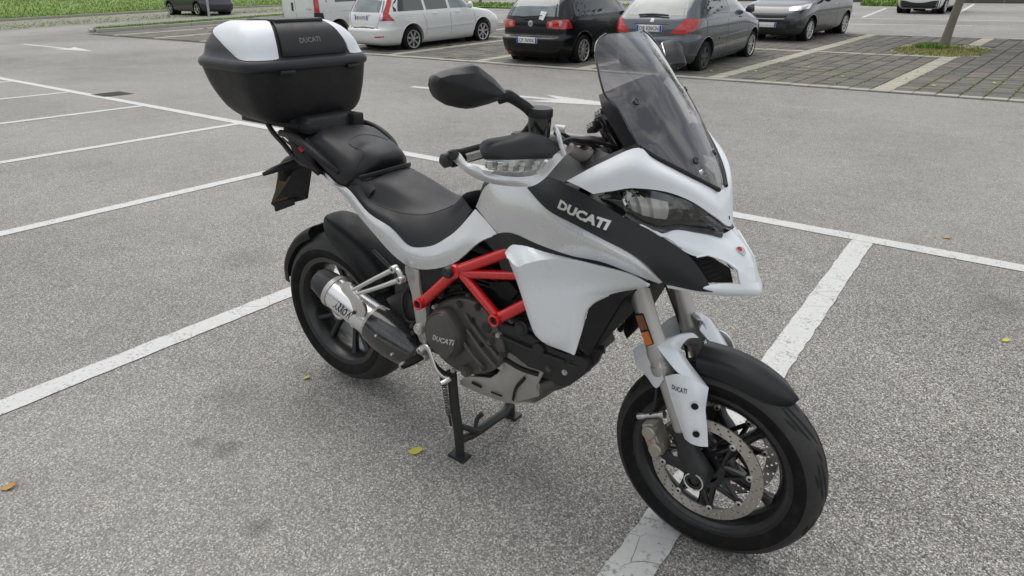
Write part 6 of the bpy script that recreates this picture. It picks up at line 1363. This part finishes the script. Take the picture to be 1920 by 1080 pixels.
# white car in the far bays
lev = [(.22, -1.9, 1.9, .76), (.3, -2.0, 2.0, .84), (.45, -2.05, 2.05, .88), (.6, -2.06, 2.06, .895), (.75, -2.03, 2.0, .9), (.95, -1.95, 1.4, .88), (1.2, -1.75, .7, .8), (1.45, -1.3, .1, .64), (1.52, -.9, -.2, .5, 5)]
wa = R(84); hd = arr((math.cos(wa), math.sin(wa))); ctr = arr((-2.0, 33.1))+hd*1.3
t, pt, bv = make_car('white car with black lower bumper parked in the far bays', 'car', (ctr[0], ctr[1], H(ctr[1])-.02), wa, lev, (-1.3, 1.3), .78, .33, 'car_white', None, (.022, 8, .215, 'alloy'))
t.rotation_euler = (0, -R(1.3), wa)
pt('bumper_trim', 'car_trim', [RR((.86, .55), (.5, .53), (.3, .48), (-.3, .48), (-.5, .53), (-.86, .55)), RR((.84, .4), (.5, .4), (.3, .4), (-.3, .4), (-.5, .4), (-.84, .4)), RR((.8, .25), (.5, .25), (.3, .25), (-.3, .25), (-.5, .25), (-.8, .25))], RD, .006, .008)
for s in (1, -1): pt('tail_light', 'tail_red', [[(-1.95, -s*.55, .98), (-1.8, -s*.88, .98)], [(-1.98, -s*.55, .85), (-1.75, -s*.9, .85)]], (1, s*.5, 0), .008, .01, near=True)
pt('rear_window', 'glass_rear', [RR((.6, 1.02), (0, 1.02), (-.6, 1.02)), RR((.5, 1.38), (0, 1.4), (-.5, 1.38))], RD, .004)
pt('side_window', 'glass_dark', [SS((-1.5, 1.02), (.9, 1.02)), SS((-1.2, 1.38), (.35, 1.38))], SD, .003, both_=True)
# dark hatchback by the grass bank
lev = [(.2, -2.0, 1.95, .76), (.26, -2.1, 2.05, .83), (.45, -2.16, 2.13, .88), (.6, -2.16, 2.15, .89), (.68, -2.1, 2.1, .89), (.85, -2.06, 1.9, .88), (.95, -2.02, 1.3, .86), (1.2, -1.85, .75, .76), (1.4, -1.5, .2, .64), (1.48, -1.1, -.2, .5, 5)]
t, pt, bv = make_car('dark blue hatchback parked at the foot of the grass bank', 'car', (-32.6-1.32, 18.25+.78, H(18.8)-.02), R(180), lev, (-1.32, 1.32), .77, .32, 'car_dark_blue', None, (.022, 5, .22, 'alloy'))
for s in (1, -1): pt('tail_light', 'tail_red', [[(-2.02, -s*.5, .95), (-1.9, -s*.85, .98)], [(-2.07, -s*.5, .78), (-1.8, -s*.89, .8)]], (1, s*.5, 0), .008, .01, near=True)
plate(t, pt, -2.07, .83, '', 0)
pt('rear_window', 'glass_dark', [RR((.6, 1.0), (0, 1.0), (-.6, 1.0)), RR((.5, 1.36), (0, 1.38), (-.5, 1.36))], RD, .004)
pt('side_window', 'glass_dark', [SS((-1.6, 1.0), (.95, 1.0)), SS((-1.2, 1.36), (.3, 1.36))], SD, .003, both_=True)
seam(pt, SS((-.4, .3), (-.4, .6), (-.45, .95))); seam(pt, SS((.7, .3), (.75, .6), (.7, .95)))
